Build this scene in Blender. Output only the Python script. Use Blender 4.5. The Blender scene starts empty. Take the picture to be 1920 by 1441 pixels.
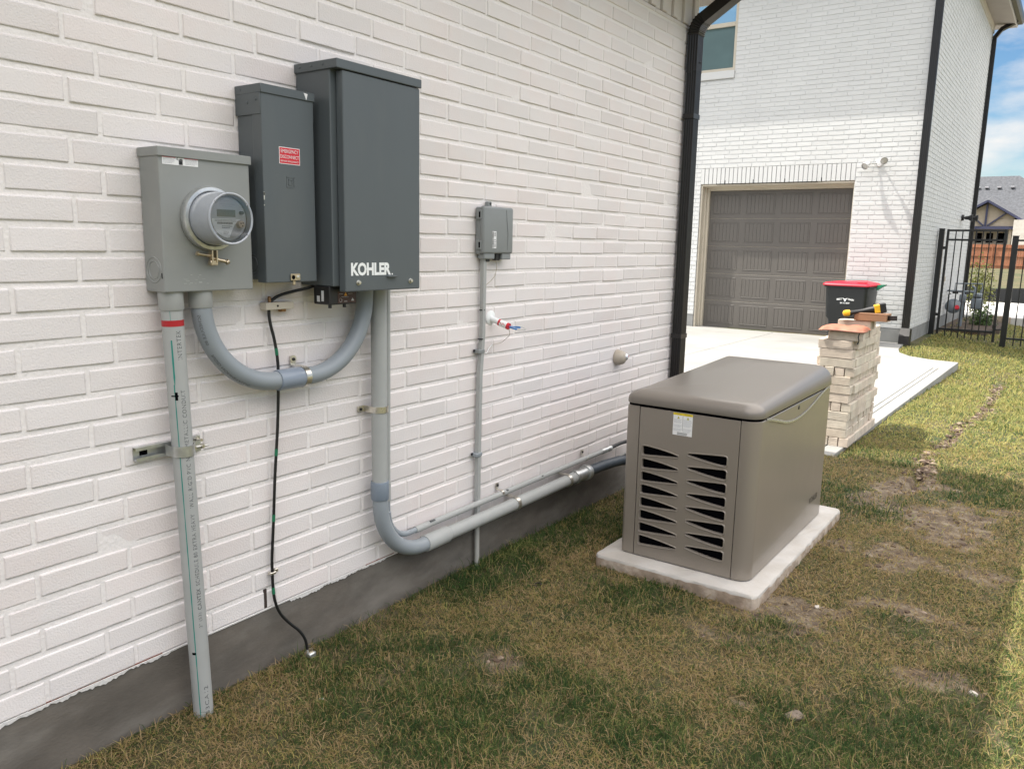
import bpy, bmesh, math, random
import numpy as np
from mathutils import Matrix, Vector, Quaternion
random.seed(7)
rng = np.random.default_rng(11)
scn = bpy.context.scene
V = Vector
R = math.radians

# ------------------------------------------------------------------ camera
CAM = V((2.19, 0.0, 1.5))
def cam_setup():
    w, h = 1920.0, 1441.0
    c = np.array([w/2, h/2])
    a = np.array([2031, 477.5]) - c
    b = np.array([790, 9100]) - c
    f = math.sqrt(-(a @ b))
    y = V((a[0], a[1], f)).normalized()
    z = -V((b[0], b[1], f)).normalized()
    x = y.cross(z)
    # rows of world-from-camera (camera: right, down, forward)
    right = V((x[0], y[0], z[0])); down = V((x[1], y[1], z[1])); fwd = V((x[2], y[2], z[2]))
    m = Matrix((right, -down, -fwd)).transposed().to_4x4()
    m.translation = CAM
    cd = bpy.data.cameras.new('camera')
    cd.sensor_fit = 'HORIZONTAL'; cd.sensor_width = 36; cd.lens = f/w*36
    cd.clip_start = 0.05; cd.clip_end = 2000
    co = bpy.data.objects.new('camera', cd)
    scn.collection.objects.link(co)
    co.matrix_world = m
    scn.camera = co
cam_setup()

# ------------------------------------------------------------------ light
SUN = V((0.49, 0.20, -1.0)).normalized()          # direction the light travels
elev = math.asin(-SUN.z)
to_sun = -SUN
azi = math.atan2(to_sun.x, to_sun.y)               # clockwise from +Y
world = bpy.data.worlds.new('World'); scn.world = world; world.use_nodes = True
nt = world.node_tree; nt.nodes.clear()
N = nt.nodes.new; LK = nt.links.new
out = N('ShaderNodeOutputWorld'); bg = N('ShaderNodeBackground'); sky = N('ShaderNodeTexSky')
sky.sky_type = 'NISHITA'; sky.sun_disc = False; sky.sun_elevation = elev; sky.sun_rotation = azi
sky.air_density = 1.0; sky.dust_density = 0.5; sky.ozone_density = 1.2
LX = 3.1
tc = N('ShaderNodeTexCoord'); mp = N('ShaderNodeMapping'); mp.inputs['Scale'].default_value = (1.6, 1.6, 4.2)
mp.inputs['Location'].default_value = (LX, 0.1, 0.25)
cn = N('ShaderNodeTexNoise'); cn.inputs['Scale'].default_value = 2.6; cn.inputs['Detail'].default_value = 8; cn.inputs['Roughness'].default_value = 0.55
cr = N('ShaderNodeValToRGB'); cr.color_ramp.elements[0].position = 0.43; cr.color_ramp.elements[1].position = 0.62
mx = N('ShaderNodeMix'); mx.data_type = 'RGBA'
LK(tc.outputs['Generated'], mp.inputs['Vector']); LK(mp.outputs['Vector'], cn.inputs['Vector']); sz = N('ShaderNodeSeparateXYZ'); LK(tc.outputs['Generated'], sz.inputs['Vector'])
cz = N('ShaderNodeMapRange'); cz.interpolation_type = 'SMOOTHSTEP'; cz.inputs['From Min'].default_value = .28; cz.inputs['From Max'].default_value = .62; cz.inputs['To Max'].default_value = .14; LK(sz.outputs['Z'], cz.inputs['Value'])
ca = N('ShaderNodeMath'); ca.operation = 'ADD'; LK(cn.outputs['Fac'], ca.inputs[0]); LK(cz.outputs['Result'], ca.inputs[1]); LK(ca.outputs[0], cr.inputs['Fac'])
LK(cr.outputs['Color'], mx.inputs['Factor']); hsv = N('ShaderNodeHueSaturation'); hsv.inputs['Saturation'].default_value = 1.3; hsv.inputs['Value'].default_value = 1.4; LK(sky.outputs['Color'], hsv.inputs['Color']); LK(hsv.outputs['Color'], mx.inputs['A'])
mx.inputs['B'].default_value = (10.6, 10.05, 9.5, 1)
sx_ = N('ShaderNodeSeparateXYZ'); LK(tc.outputs['Generated'], sx_.inputs['Vector'])
zr = N('ShaderNodeMapRange'); zr.interpolation_type = 'SMOOTHSTEP'; zr.inputs['From Min'].default_value = .22; zr.inputs['From Max'].default_value = .62; zr.inputs['To Min'].default_value = .44; zr.inputs['To Max'].default_value = 1.36  # overhead sky and cloud brightened for added fill, low sky dimmed
LK(sx_.outputs['Z'], zr.inputs['Value'])
vm = N('ShaderNodeVectorMath'); vm.operation = 'SCALE'; LK(mx.outputs['Result'], vm.inputs[0]); LK(zr.outputs['Result'], vm.inputs['Scale'])
LK(vm.outputs['Vector'], bg.inputs['Color']); bg.inputs['Strength'].default_value = 0.15
LK(bg.outputs['Background'], out.inputs['Surface'])
sd = bpy.data.lights.new('sun', 'SUN'); sd.energy = 4.9; sd.angle = R(0.55); sd.color = (1.0, 0.94, 0.85)
so = bpy.data.objects.new('sun', sd); scn.collection.objects.link(so)
so.rotation_euler = SUN.to_track_quat('-Z', 'Y').to_euler(); so.location = (-10, -6, 25)
scn.view_settings.view_transform = 'Standard'; scn.view_settings.look = 'None'
scn.view_settings.gamma = 1; scn.view_settings.use_curve_mapping = False
scn.view_settings.exposure = 0.60
scn.cycles.max_bounces = 8; scn.cycles.diffuse_bounces = 4

# ------------------------------------------------------------------ materials
MATS = {}
def rgb(c):
    return (c[0], c[1], c[2], 1.0)
def mat(name, col, rough=0.5, metal=0.0, vary=0.0, vscale=4.0, bump=0.0, bscale=60.0, spec=0.5, col2=None,
        c2scale=1.5, c2lo=0.45, c2hi=0.62, coat=0.0, rvary=0.0, detail=4, trans=0.0, alpha=1.0, stretch=None, bdist=0.002, attr=None):
    if name in MATS: return MATS[name]
    m = bpy.data.materials.new(name); m.use_nodes = True
    t = m.node_tree; b = t.nodes['Principled BSDF']; n = t.nodes.new; l = t.links.new
    b.inputs['Roughness'].default_value = rough; b.inputs['Metallic'].default_value = metal
    b.inputs['Specular IOR Level'].default_value = spec
    b.inputs['Coat Weight'].default_value = coat
    if trans: b.inputs['Transmission Weight'].default_value = trans
    if alpha < 1: b.inputs['Alpha'].default_value = alpha
    g = n('ShaderNodeNewGeometry'); vec = g.outputs['Position']
    if stretch:
        mpn = n('ShaderNodeMapping'); mpn.inputs['Scale'].default_value = stretch; l(vec, mpn.inputs['Vector']); vec = mpn.outputs['Vector']
    cur = None
    rgbn = n('ShaderNodeRGB'); rgbn.outputs[0].default_value = rgb(col); cur = rgbn.outputs[0]
    if col2 is not None:
        nz = n('ShaderNodeTexNoise'); nz.inputs['Scale'].default_value = c2scale; nz.inputs['Detail'].default_value = 6; nz.inputs['Roughness'].default_value = .62; l(vec, nz.inputs['Vector'])
        rp = n('ShaderNodeValToRGB'); rp.color_ramp.elements[0].position = c2lo; rp.color_ramp.elements[1].position = c2hi; l(nz.outputs['Fac'], rp.inputs['Fac'])
        mxn = n('ShaderNodeMix'); mxn.data_type = 'RGBA'; l(rp.outputs['Color'], mxn.inputs['Factor']); l(cur, mxn.inputs['A']); mxn.inputs['B'].default_value = rgb(col2); cur = mxn.outputs['Result']
    if attr:
        at = n('ShaderNodeAttribute'); at.attribute_name = attr[0]
        mr = n('ShaderNodeMapRange'); mr.inputs['To Min'].default_value = attr[1]; mr.inputs['To Max'].default_value = attr[2]; l(at.outputs['Fac'], mr.inputs['Value'])
        hs = n('ShaderNodeHueSaturation'); l(mr.outputs['Result'], hs.inputs['Value']); l(cur, hs.inputs['Color']); cur = hs.outputs['Color']
    if vary:
        nz = n('ShaderNodeTexNoise'); nz.inputs['Scale'].default_value = vscale; nz.inputs['Detail'].default_value = detail; l(vec, nz.inputs['Vector'])
        mr = n('ShaderNodeMapRange'); mr.inputs['From Min'].default_value = .3; mr.inputs['From Max'].default_value = .7
        mr.inputs['To Min'].default_value = 1-vary; mr.inputs['To Max'].default_value = 1+vary; l(nz.outputs['Fac'], mr.inputs['Value'])
        hs = n('ShaderNodeHueSaturation'); l(mr.outputs['Result'], hs.inputs['Value']); l(cur, hs.inputs['Color']); cur = hs.outputs['Color']
    if rvary:
        nz = n('ShaderNodeTexNoise'); nz.inputs['Scale'].default_value = vscale*3; nz.inputs['Detail'].default_value = 5; l(vec, nz.inputs['Vector'])
        mr = n('ShaderNodeMapRange'); mr.inputs['To Min'].default_value = max(0, rough-rvary); mr.inputs['To Max'].default_value = min(1, rough+rvary); l(nz.outputs['Fac'], mr.inputs['Value']); l(mr.outputs['Result'], b.inputs['Roughness'])
    l(cur, b.inputs['Base Color'])
    if bump:
        nz = n('ShaderNodeTexNoise'); nz.inputs['Scale'].default_value = bscale; nz.inputs['Detail'].default_value = 3; l(vec, nz.inputs['Vector'])
        bp = n('ShaderNodeBump'); bp.inputs['Strength'].default_value = bump; bp.inputs['Distance'].default_value = bdist; l(nz.outputs['Fac'], bp.inputs['Height']); l(bp.outputs['Normal'], b.inputs['Normal'])
    MATS[name] = m
    return m

M_WALL = mat('painted_brick_near', (.785, .742, .728), .62, vary=.035, vscale=1.3, bump=.8, bscale=190, attr=('rnd', .95, 1.03), bdist=.0018, col2=(.78, .715, .695), c2scale=2.6)
M_MORT = mat('painted_mortar_near', (.83, .79, .77), .62, bump=.8, bscale=90, bdist=.003)
M_FWALL = mat('painted_brick_far', (.56, .57, .565), .6, vary=.03, vscale=1.0, attr=('rnd', .97, 1.02), bump=.4, bscale=120)
M_FMORT = mat('painted_mortar_far', (.555, .565, .56), .6, bump=.5, bscale=80)
M_FOUND = mat('foundation_concrete', (.125, .110, .093), .9, vary=.25, vscale=5, bump=.6, bscale=70, col2=(.17, .155, .135), c2scale=2.2, stretch=(1, 1, 2.2))
M_FFOUND = mat('far_foundation_concrete', (.22, .225, .22), .9, vary=.15, vscale=4, bump=.4, bscale=60)
M_CONC = mat('driveway_concrete', (.285, .285, .272), .88, vary=.05, vscale=2.2, bump=.25, bscale=200, col2=(.25, .25, .238), c2scale=1.0)
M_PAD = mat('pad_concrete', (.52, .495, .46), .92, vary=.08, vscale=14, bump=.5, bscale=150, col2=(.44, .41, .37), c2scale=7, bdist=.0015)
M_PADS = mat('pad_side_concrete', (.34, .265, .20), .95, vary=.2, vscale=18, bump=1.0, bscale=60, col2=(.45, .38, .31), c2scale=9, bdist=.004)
M_METER = mat('meter_grey_paint', (.265, .275, .265), .42, col2=(.295, .30, .285), c2scale=6, c2lo=.52, c2hi=.72, vary=.03, vscale=9, bump=.06, bscale=500, rvary=.05)
M_DARK = mat('dark_grey_paint', (.093, .108, .115), .40, col2=(.108, .120, .122), c2scale=5, c2lo=.5, c2hi=.75, stretch=(1, 1, .35), vary=.03, vscale=7, bump=.05, bscale=500, rvary=.05)
M_PVC = mat('grey_pvc', (.275, .305, .33), .4, spec=.4, vary=.03, vscale=10, bump=.04, bscale=300)
M_PVC2 = mat('pale_grey_pvc', (.385, .395, .385), .5, spec=.3, vary=.04, vscale=12, bump=.04, bscale=300)
M_FLEX = mat('dark_flex_conduit', (.05, .065, .082), .45, vary=.1, vscale=20)
M_GALV = mat('galvanised_steel', (.56, .57, .56), .38, .85, vary=.15, vscale=40, rvary=.12)
M_ZINC = mat('zinc_steel', (.66, .63, .56), .3, .9, vary=.1, vscale=50, rvary=.1)
M_BRASS = mat('brassy_steel', (.60, .50, .36), .34, .9, vary=.1, vscale=50)
M_BLACK = mat('black_plastic', (.012, .012, .013), .42)
M_HOLE = mat('deep_black', (.004, .004, .005), .9, spec=0.0)
M_CABLE = mat('black_cable', (.010, .010, .011), .38)
M_GREENTAPE = mat('green_tape', (.01, .16, .075), .5)
M_RED = mat('red_tape', (.42, .012, .02), .4)
M_STRIPE = mat('green_stripe', (.02, .24, .20), .5)
M_INK = mat('grey_ink', (.11, .115, .12), .6)
M_WHITE = mat('white_label', (.80, .80, .80), .45)
M_TEXTGREY = mat('grey_print', (.33, .33, .35), .6)
M_REDLAB = mat('red_label', (.62, .018, .035), .4)
M_YELLAB = mat('yellow_label', (.80, .62, .03), .45)
M_KWHITE = mat('white_lettering', (.83, .85, .84), .45)
M_GEN = mat('champagne_paint', (.262, .230, .195), .34, .22, vary=.015, vscale=3, rvary=.03, coat=.15)
M_GENLID = mat('champagne_lid', (.195, .174, .150), .36, .2, vary=.015, vscale=3, coat=.1)
M_GENGLINT = mat('crease_highlight', (.42, .41, .39), .25, .6)  # shine of the crease edge put into the base colour
M_PHONE = mat('phone_box_plastic', (.235, .25, .25), .5, vary=.04, vscale=12, bump=.05, bscale=300)
M_TAN = mat('tan_plastic', (.42, .37, .30), .45)
M_BEIGE = mat('painted_bar', (.62, .56, .47), .5)
M_DS = mat('bronze_downspout', (.013, .012, .012), .33, .1, vary=.15, vscale=5, rvary=.08)
M_TRIM = mat('tan_trim', (.50, .455, .37), .55, vary=.05, vscale=3)
M_DOOR = mat('garage_door_paint', (.108, .100, .090), .5, vary=.05, vscale=3, bump=.15, bscale=60, stretch=(1, 1, .3))
M_GLASSDARK = mat('insect_screen', (.075, .13, .135), .55, vary=.1, vscale=2.5)
M_GLASSSKY = mat('window_glass', (.35, .55, .65), .04, .6, spec=1.0)  # light blue base colour stands in for the reflected sky
M_SOFFIT = mat('soffit_board', (.30, .27, .245), .6, vary=.05)
M_FASCIA = mat('fascia_board', (.45, .43, .40), .5)
M_ROOF = mat('asphalt_shingles', (.10, .10, .105), .95, vary=.3, vscale=60, bump=.5, bscale=100)
M_FROOF = mat('grey_shingles', (.085, .09, .10), .95, vary=.28, vscale=5, detail=6)
M_IRON = mat('black_iron', (.010, .011, .012), .35)
M_STACK = mat('tan_brick', (.60, .545, .455), .9, vary=.12, vscale=14, bump=.9, bscale=120, col2=(.50, .43, .35), c2scale=5, bdist=.003, detail=6)
M_LEATHER = mat('terracotta_leather', (.36, .13, .075), .6, vary=.2, vscale=12, bump=.4, bscale=50)
M_BOX = mat('brown_cardboard', (.27, .15, .085), .7, vary=.08)
M_TOOLY = mat('tool_yellow', (.78, .46, .02), .4)
M_BINRED = mat('bin_lid_red', (.52, .012, .035), .42, vary=.06)
M_BINBLK = mat('bin_black', (.012, .015, .017), .38)
M_GREEN = mat('green_plastic', (.01, .17, .09), .45)
M_GAS = mat('gas_meter_grey', (.17, .20, .225), .42, vary=.1, vscale=10)
M_LEAF = mat('shrub_leaf', (.06, .115, .025), .5, vary=.4, vscale=30)
M_LEAFY = mat('yellow_shrub_leaf', (.24, .26, .05), .5, vary=.3, vscale=30)
M_TWIG = mat('twig', (.10, .07, .045), .8)
M_CEDAR = mat('cedar_fence', (.33, .14, .075), .8, vary=.25, vscale=3, stretch=(4, 1, .4))
M_STUCCO = mat('beige_stucco', (.42, .36, .28), .9, vary=.05)
M_STONE = mat('cream_stone', (.66, .62, .56), .9, vary=.1)
M_NAVY = mat('navy_timber', (.045, .05, .10), .6)
M_SILT = mat('black_silt_fabric', (.025, .027, .030), .8)
M_WALK = mat('sidewalk_concrete', (.55, .54, .52), .9, vary=.06)
M_MULCH = mat('mulch', (.05, .032, .02), .95, vary=.4, vscale=30, bump=1, bscale=50)
M_EDGE = mat('edging_stone', (.30, .24, .18), .9, vary=.2, vscale=20)
M_LAMPG = mat('lamp_white', (.62, .62, .62), .4)
M_LENS = mat('lamp_lens', (.45, .44, .42), .15, .3)
M_CLEAR = mat('clear_lens', (.72, .73, .76), .08, .5)
M_LCD = mat('lcd_display', (.115, .115, .085), .25)
M_METERF = mat('meter_face', (.46, .46, .47), .5)
M_BLUE = mat('blue_wire', (.02, .20, .55), .4)
M_WIREW = mat('white_wire', (.7, .7, .68), .4)
M_ROCK = mat('limestone_chip', (.55, .50, .44), .9, vary=.1)
M_DRIP = mat('paint_overrun', (.74, .72, .70), .6, bump=.9, bscale=110, bdist=.003)
M_SHADOWGAP = mat('open_joint', (.05, .035, .03), .95)

def glass_mat():
    m = bpy.data.materials.new('clear_polycarbonate'); m.use_nodes = True
    t = m.node_tree; t.nodes.clear(); n = t.nodes.new
    o = n('ShaderNodeOutputMaterial'); ms = n('ShaderNodeMixShader'); tr = n('ShaderNodeBsdfTransparent'); gl = n('ShaderNodeBsdfGlossy')
    tr.inputs['Color'].default_value = (.90, .92, .95, 1); gl.inputs['Roughness'].default_value = .06; gl.inputs['Color'].default_value = (.95, .97, 1, 1)
    fr = n('ShaderNodeFresnel'); fr.inputs['IOR'].default_value = 1.55
    ad = n('ShaderNodeMath'); ad.operation = 'ADD'; ad.inputs[1].default_value = .02
    t.links.new(fr.outputs[0], ad.inputs[0]); t.links.new(ad.outputs[0], ms.inputs['Fac'])
    t.links.new(tr.outputs[0], ms.inputs[1]); t.links.new(gl.outputs[0], ms.inputs[2]); t.links.new(ms.outputs[0], o.inputs['Surface'])
    return m
M_GLASS = glass_mat()

# ------------------------------------------------------------------ object helpers
COL = scn.collection
def tag(o, label=None, cat=None, group=None, kind=None):
    if label: o['label'] = label
    if cat: o['category'] = cat
    if group: o['group'] = group
    if kind: o['kind'] = kind
    return o
def thing(name, loc, label, cat, group=None):
    o = bpy.data.objects.new(name, None); o.empty_display_size = .05
    COL.objects.link(o); o.location = loc
    o['_w'] = list(loc)
    return tag(o, label, cat, group)
class MB:
    def __init__(s):
        s.v = []; s.f = []; s.mi = []; s.sm = []
    def add(s, vs, fs, mi=0, smooth=False):
        b = len(s.v); s.v.extend([tuple(p) for p in vs])
        for f in fs:
            s.f.append(tuple(i+b for i in f)); s.mi.append(mi); s.sm.append(smooth)
        return s
    def box(s, a, b, mi=0, m=None):
        x0, y0, z0 = a; x1, y1, z1 = b
        vs = [V((x, y, z)) for z in (z0, z1) for y in (y0, y1) for x in (x0, x1)]
        if m is not None: vs = [m @ p for p in vs]
        return s.add(vs, [(0, 2, 3, 1), (4, 5, 7, 6), (0, 1, 5, 4), (2, 6, 7, 3), (0, 4, 6, 2), (1, 3, 7, 5)], mi)
    def cbox(s, a, b, bev=.003, mi=0, m=None, seg=1, smooth=False):
        bm = bmesh.new()
        x0, y0, z0 = a; x1, y1, z1 = b
        vs = [bm.verts.new((x, y, z)) for z in (z0, z1) for y in (y0, y1) for x in (x0, x1)]
        for f in [(0, 2, 3, 1), (4, 5, 7, 6), (0, 1, 5, 4), (2, 6, 7, 3), (0, 4, 6, 2), (1, 3, 7, 5)]:
            bm.faces.new([vs[i] for i in f])
        bmesh.ops.bevel(bm, geom=list(bm.edges), offset=bev, segments=seg, affect='EDGES', profile=.5)
        bmesh.ops.recalc_face_normals(bm, faces=bm.faces)
        bm.verts.index_update()
        pts = [v.co.copy() for v in bm.verts]
        if m is not None: pts = [m @ p for p in pts]
        s.add(pts, [[v.index for v in f.verts] for f in bm.faces], mi, smooth)
        bm.free(); return s
    def prism(s, poly, z0, z1, mi=0, m=None, smooth=False):
        n = len(poly)
        vs = [V((p[0], p[1], z0)) for p in poly] + [V((p[0], p[1], z1)) for p in poly]
        if m is not None: vs = [m @ p for p in vs]
        fs = [tuple(range(n-1, -1, -1)), tuple(range(n, 2*n))]
        s.add(vs, fs, mi, False)
        b = len(s.v)-2*n
        for i in range(n):
            j = (i+1) % n
            s.f.append((b+i, b+j, b+n+j, b+n+i)); s.mi.append(mi); s.sm.append(smooth)
        return s
    def tube(s, pts, r, n=16, mi=0, cap=True, smooth=True, ref=None, prof=None):
        pts = [V(p) for p in pts]; k = len(pts)
        rs = r if isinstance(r, (list, tuple)) else [r]*k
        T = []
        for i in range(k):
            d = (pts[min(i+1, k-1)]-pts[max(i-1, 0)]); T.append(d.normalized())
        u = ref if ref is not None else (V((0, 0, 1)) if abs(T[0].z) < .9 else V((1, 0, 0)))
        u = (u - T[0]*u.dot(T[0])).normalized()
        vs = []
        if prof is None:
            pr = [(math.cos(2*math.pi*a/n), math.sin(2*math.pi*a/n)) for a in range(n)]
        else:
            pr = prof; n = len(prof)
        for i in range(k):
            if i > 0:
                q = T[i-1].rotation_difference(T[i]); u = q @ u
                u = (u - T[i]*u.dot(T[i])).normalized()
            w = T[i].cross(u)
            for (a, b) in pr:
                vs.append(pts[i]+u*(a*rs[i])+w*(b*rs[i]))
        fs = []
        for i in range(k-1):
            for a in range(n):
                b = (a+1) % n
                fs.append((i*n+a, i*n+b, (i+1)*n+b, (i+1)*n+a))
        s.add(vs, fs, mi, smooth)
        if cap:
            base = len(s.v)-k*n
            s.f.append(tuple(base+i for i in range(n-1, -1, -1))); s.mi.append(mi); s.sm.append(False)
            s.f.append(tuple(base+(k-1)*n+i for i in range(n))); s.mi.append(mi); s.sm.append(False)
        return s
    def lathe(s, prof, m, n=32, mi=0, smooth=True):
        """prof: list of (r, z) along local z; m maps local to world"""
        vs = []
        for (r, z) in prof:
            for a in range(n):
                t = 2*math.pi*a/n
                vs.append(m @ V((r*math.cos(t), r*math.sin(t), z)))
        fs = []
        for i in range(len(prof)-1):
            for a in range(n):
                b = (a+1) % n
                fs.append((i*n+a, i*n+b, (i+1)*n+b, (i+1)*n+a))
        s.add(vs, fs, mi, smooth)
        return s
    def build(s, name, mats, parent=None, auto=False):
        me = bpy.data.meshes.new(name)
        me.from_pydata(s.v, [], s.f)
        for m in (mats if isinstance(mats, (list, tuple)) else [mats]): me.materials.append(m)
        me.polygons.foreach_set('material_index', s.mi)
        me.polygons.foreach_set('use_smooth', s.sm)
        me.update()
        if any(s.sm): me.set_sharp_from_angle(angle=R(42))
        o = bpy.data.objects.new(name, me); COL.objects.link(o)
        if parent is not None: attach(o, parent)
        return o
def attach(o, parent):
    o.parent = parent
    if parent.type == 'EMPTY' and '_w' in parent:
        o.matrix_parent_inverse = Matrix.Translation(-V(parent['_w']))
def frame(o, r, u):
    r = V(r).normalized(); u = V(u).normalized(); n = r.cross(u)
    m = Matrix((r, u, n)).transposed().to_4x4(); m.translation = V(o); return m
def wallf(x, y, z):      # looking at the near wall: local x -> +Y, local y -> +Z, normal +X
    return frame((x, y, z), (0, 1, 0), (0, 0, 1))
def frontf(x, y, z):     # faces -Y
    return frame((x, y, z), (1, 0, 0), (0, 0, 1))
def text_mesh(body, size=1.0, bold=0.0, align='CENTER', spacing=1.0):
    cu = bpy.data.curves.new('t', 'FONT'); cu.body = body; cu.size = size; cu.align_x = align; cu.align_y = 'CENTER'
    cu.offset = bold; cu.space_character = spacing; cu.resolution_u = 3
    o = bpy.data.objects.new('t', cu); COL.objects.link(o)
    bpy.context.view_layer.update()
    me = bpy.data.meshes.new_from_object(o.evaluated_get(bpy.context.evaluated_depsgraph_get()))
    bpy.data.objects.remove(o); bpy.data.curves.remove(cu)
    return me
def text(name, body, m, width, height, material, parent, bold=0.0, spacing=1.0, bend=None, lift=.0004):
    me = text_mesh(body, 1.0, bold, 'CENTER', spacing)
    co = np.array([v.co[:] for v in me.vertices])
    lo, hi = co.min(0), co.max(0)
    sx = width/(hi[0]-lo[0]); sy = height/(hi[1]-lo[1])
    for v in me.vertices:
        x = (v.co.x-(hi[0]+lo[0])/2)*sx; y = (v.co.y-(hi[1]+lo[1])/2)*sy
        if bend: v.co = m @ bend(x, y)
        else: v.co = m @ V((x, y, lift))
    me.materials.append(material); me.name = name
    o = bpy.data.objects.new(name, me); COL.objects.link(o); attach(o, parent)
    return o
def poly_mesh(name, outers, holes, extrude, bevel, m, material, parent, smooth=False):
    """2-D outline(s) with holes, extruded to thickness 2*extrude about local z=0"""
    cu = bpy.data.curves.new('p', 'CURVE'); cu.dimensions = '2D'; cu.fill_mode = 'BOTH'
    cu.extrude = extrude; cu.bevel_depth = bevel; cu.bevel_resolution = 2; cu.offset = -bevel
    for P in outers+holes:
        sp = cu.splines.new('POLY'); sp.points.add(len(P)-1); sp.use_cyclic_u = True
        for q, p in zip(sp.points, P): q.co = (p[0], p[1], 0, 1)
    o = bpy.data.objects.new('p', cu); COL.objects.link(o); bpy.context.view_layer.update()
    me = bpy.data.meshes.new_from_object(o.evaluated_get(bpy.context.evaluated_depsgraph_get()))
    bpy.data.objects.remove(o); bpy.data.curves.remove(cu)
    for v in me.vertices: v.co = m @ v.co
    me.materials.clear(); me.materials.append(material); me.name = name
    o = bpy.data.objects.new(name, me); COL.objects.link(o)
    if parent is not None: attach(o, parent)
    return o
def arc(c, r, a0, a1, n, e1, e2):
    c = V(c); e1 = V(e1); e2 = V(e2)
    return [c+e1*(r*math.cos(R(a0+(a1-a0)*i/n)))+e2*(r*math.sin(R(a0+(a1-a0)*i/n))) for i in range(n+1)]
def rrect(x0, y0, x1, y1, r, n=4):
    P = []
    for (cx, cy, a) in ((x1-r, y0+r, -90), (x1-r, y1-r, 0), (x0+r, y1-r, 90), (x0+r, y0+r, 180)):
        for i in range(n+1):
            t = R(a+90*i/n); P.append((cx+r*math.cos(t), cy+r*math.sin(t)))
    return P

# ------------------------------------------------------------------ noise / terrain
_tab = rng.random((256, 256))
def vnoise(x, y):
    x = np.asarray(x, float); y = np.asarray(y, float)
    xi = np.floor(x).astype(int); yi = np.floor(y).astype(int); fx = x-xi; fy = y-yi
    fx = fx*fx*(3-2*fx); fy = fy*fy*(3-2*fy)
    g = lambda a, b: _tab[a & 255, b & 255]
    return (g(xi, yi)*(1-fx)+g(xi+1, yi)*fx)*(1-fy)+(g(xi, yi+1)*(1-fx)+g(xi+1, yi+1)*fx)*fy
def fbm(x, y, o=4):
    s = 0; a = .5; t = 0
    for i in range(o):
        s = s+a*vnoise(x*2**i+17.3*i, y*2**i+5.1*i); t += a; a *= .5
    return s/t
def sstep(a, b, x):
    t = np.clip((x-a)/(b-a), 0, 1); return t*t*(3-2*t)
CRACK = [(1.45, 5.3), (1.46, 6.1), (1.42, 6.6), (1.50, 7.1), (1.47, 7.8), (1.55, 8.6), (1.57, 9.8), (1.52, 11.0), (1.54, 12.0)]
def crack_d(x, y):
    cx = np.interp(y, [c[1] for c in CRACK], [c[0] for c in CRACK])+.05*(fbm(y*2.5+3, y*0+1.2, 3)-.5)*2
    d = np.abs(x-cx)
    return np.where((y > 5.3) & (y < 12.0), d, 9.0)
PATCH = [(1.72, 4.9, .30, .5, 1), (1.45, 5.6, .22, .35, 1), (1.55, 4.2, .32, .25, .9), (1.95, 4.15, .22, .14, .8), (1.35, 3.25, .30, .22, 1), (1.75, 3.55, .28, .10, .9),
         (2.02, 3.0, .25, .10, .9), (.62, 2.15, .10, .10, .7), (1.35, 5.1, .2, .3, .8), (1.95, 5.3, .12, .1, .8), (.95, 1.9, .12, .05, .7), (1.42, 2.45, .08, .04, .8), (1.18, 2.9, .2, .1, .6), (.45, 2.55, .18, .12, .5)]
def soil(x, y):
    s = sstep(.075, .02, crack_d(x, y)+.13*(fbm(x*16, y*16, 3)-.42))*sstep(.30, .46, fbm(x*3+3, y*3, 3))*.95
    n = fbm(x*9+2, y*9, 4)
    for (px, py, rx, ry, k) in PATCH:
        d = np.sqrt(((x-px)/rx)**2+((y-py)/ry)**2)
        s = np.maximum(s, k*sstep(1.1, .35, d+(n-.5)*2.2))
    base = sstep(.60, .74, fbm(x*2.3+9, y*2.3+4, 4))*.5
    return np.clip(np.maximum(s, base*sstep(0, 1, 5.5-y)), 0, 1)
def height(x, y):
    x = np.asarray(x, float); y = np.asarray(y, float)
    h = -.12*np.clip(x-.1, 0, 2.2)*sstep(6.5, 12.5, y)
    h = h+.020*(fbm(x*1.7, y*1.7, 3)-.5)+.012*(fbm(x*11, y*11, 2)-.5)*sstep(20, 12, y)
    h = h-.055*sstep(.05, .0, crack_d(x, y))*sstep(.35, .5, fbm(x*7+3, y*7, 3))-.016*np.exp(-(((x-.9)/.9)**2+((y-3.9)/1.4)**2))
    h = h+.36*sstep(30, 72, y)-.03*sstep(20, 22, y)
    h = h+.02*soil(x, y)*(fbm(x*20, y*20, 2)-.5)*sstep(20, 12, y)
    # keep the lawn below the slabs
    ins = (x < .95) & (y > 6.0) & (y < 14.5)
    h = np.where(ins, np.minimum(h, -.03), h)
    return h
def hz(x, y): return float(height(np.array([x]), np.array([y]))[0])
def axis(segs):
    a = []
    for (s, e, st) in segs: a += list(np.arange(s, e, st))
    return np.array(a+[segs[-1][1]])
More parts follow.
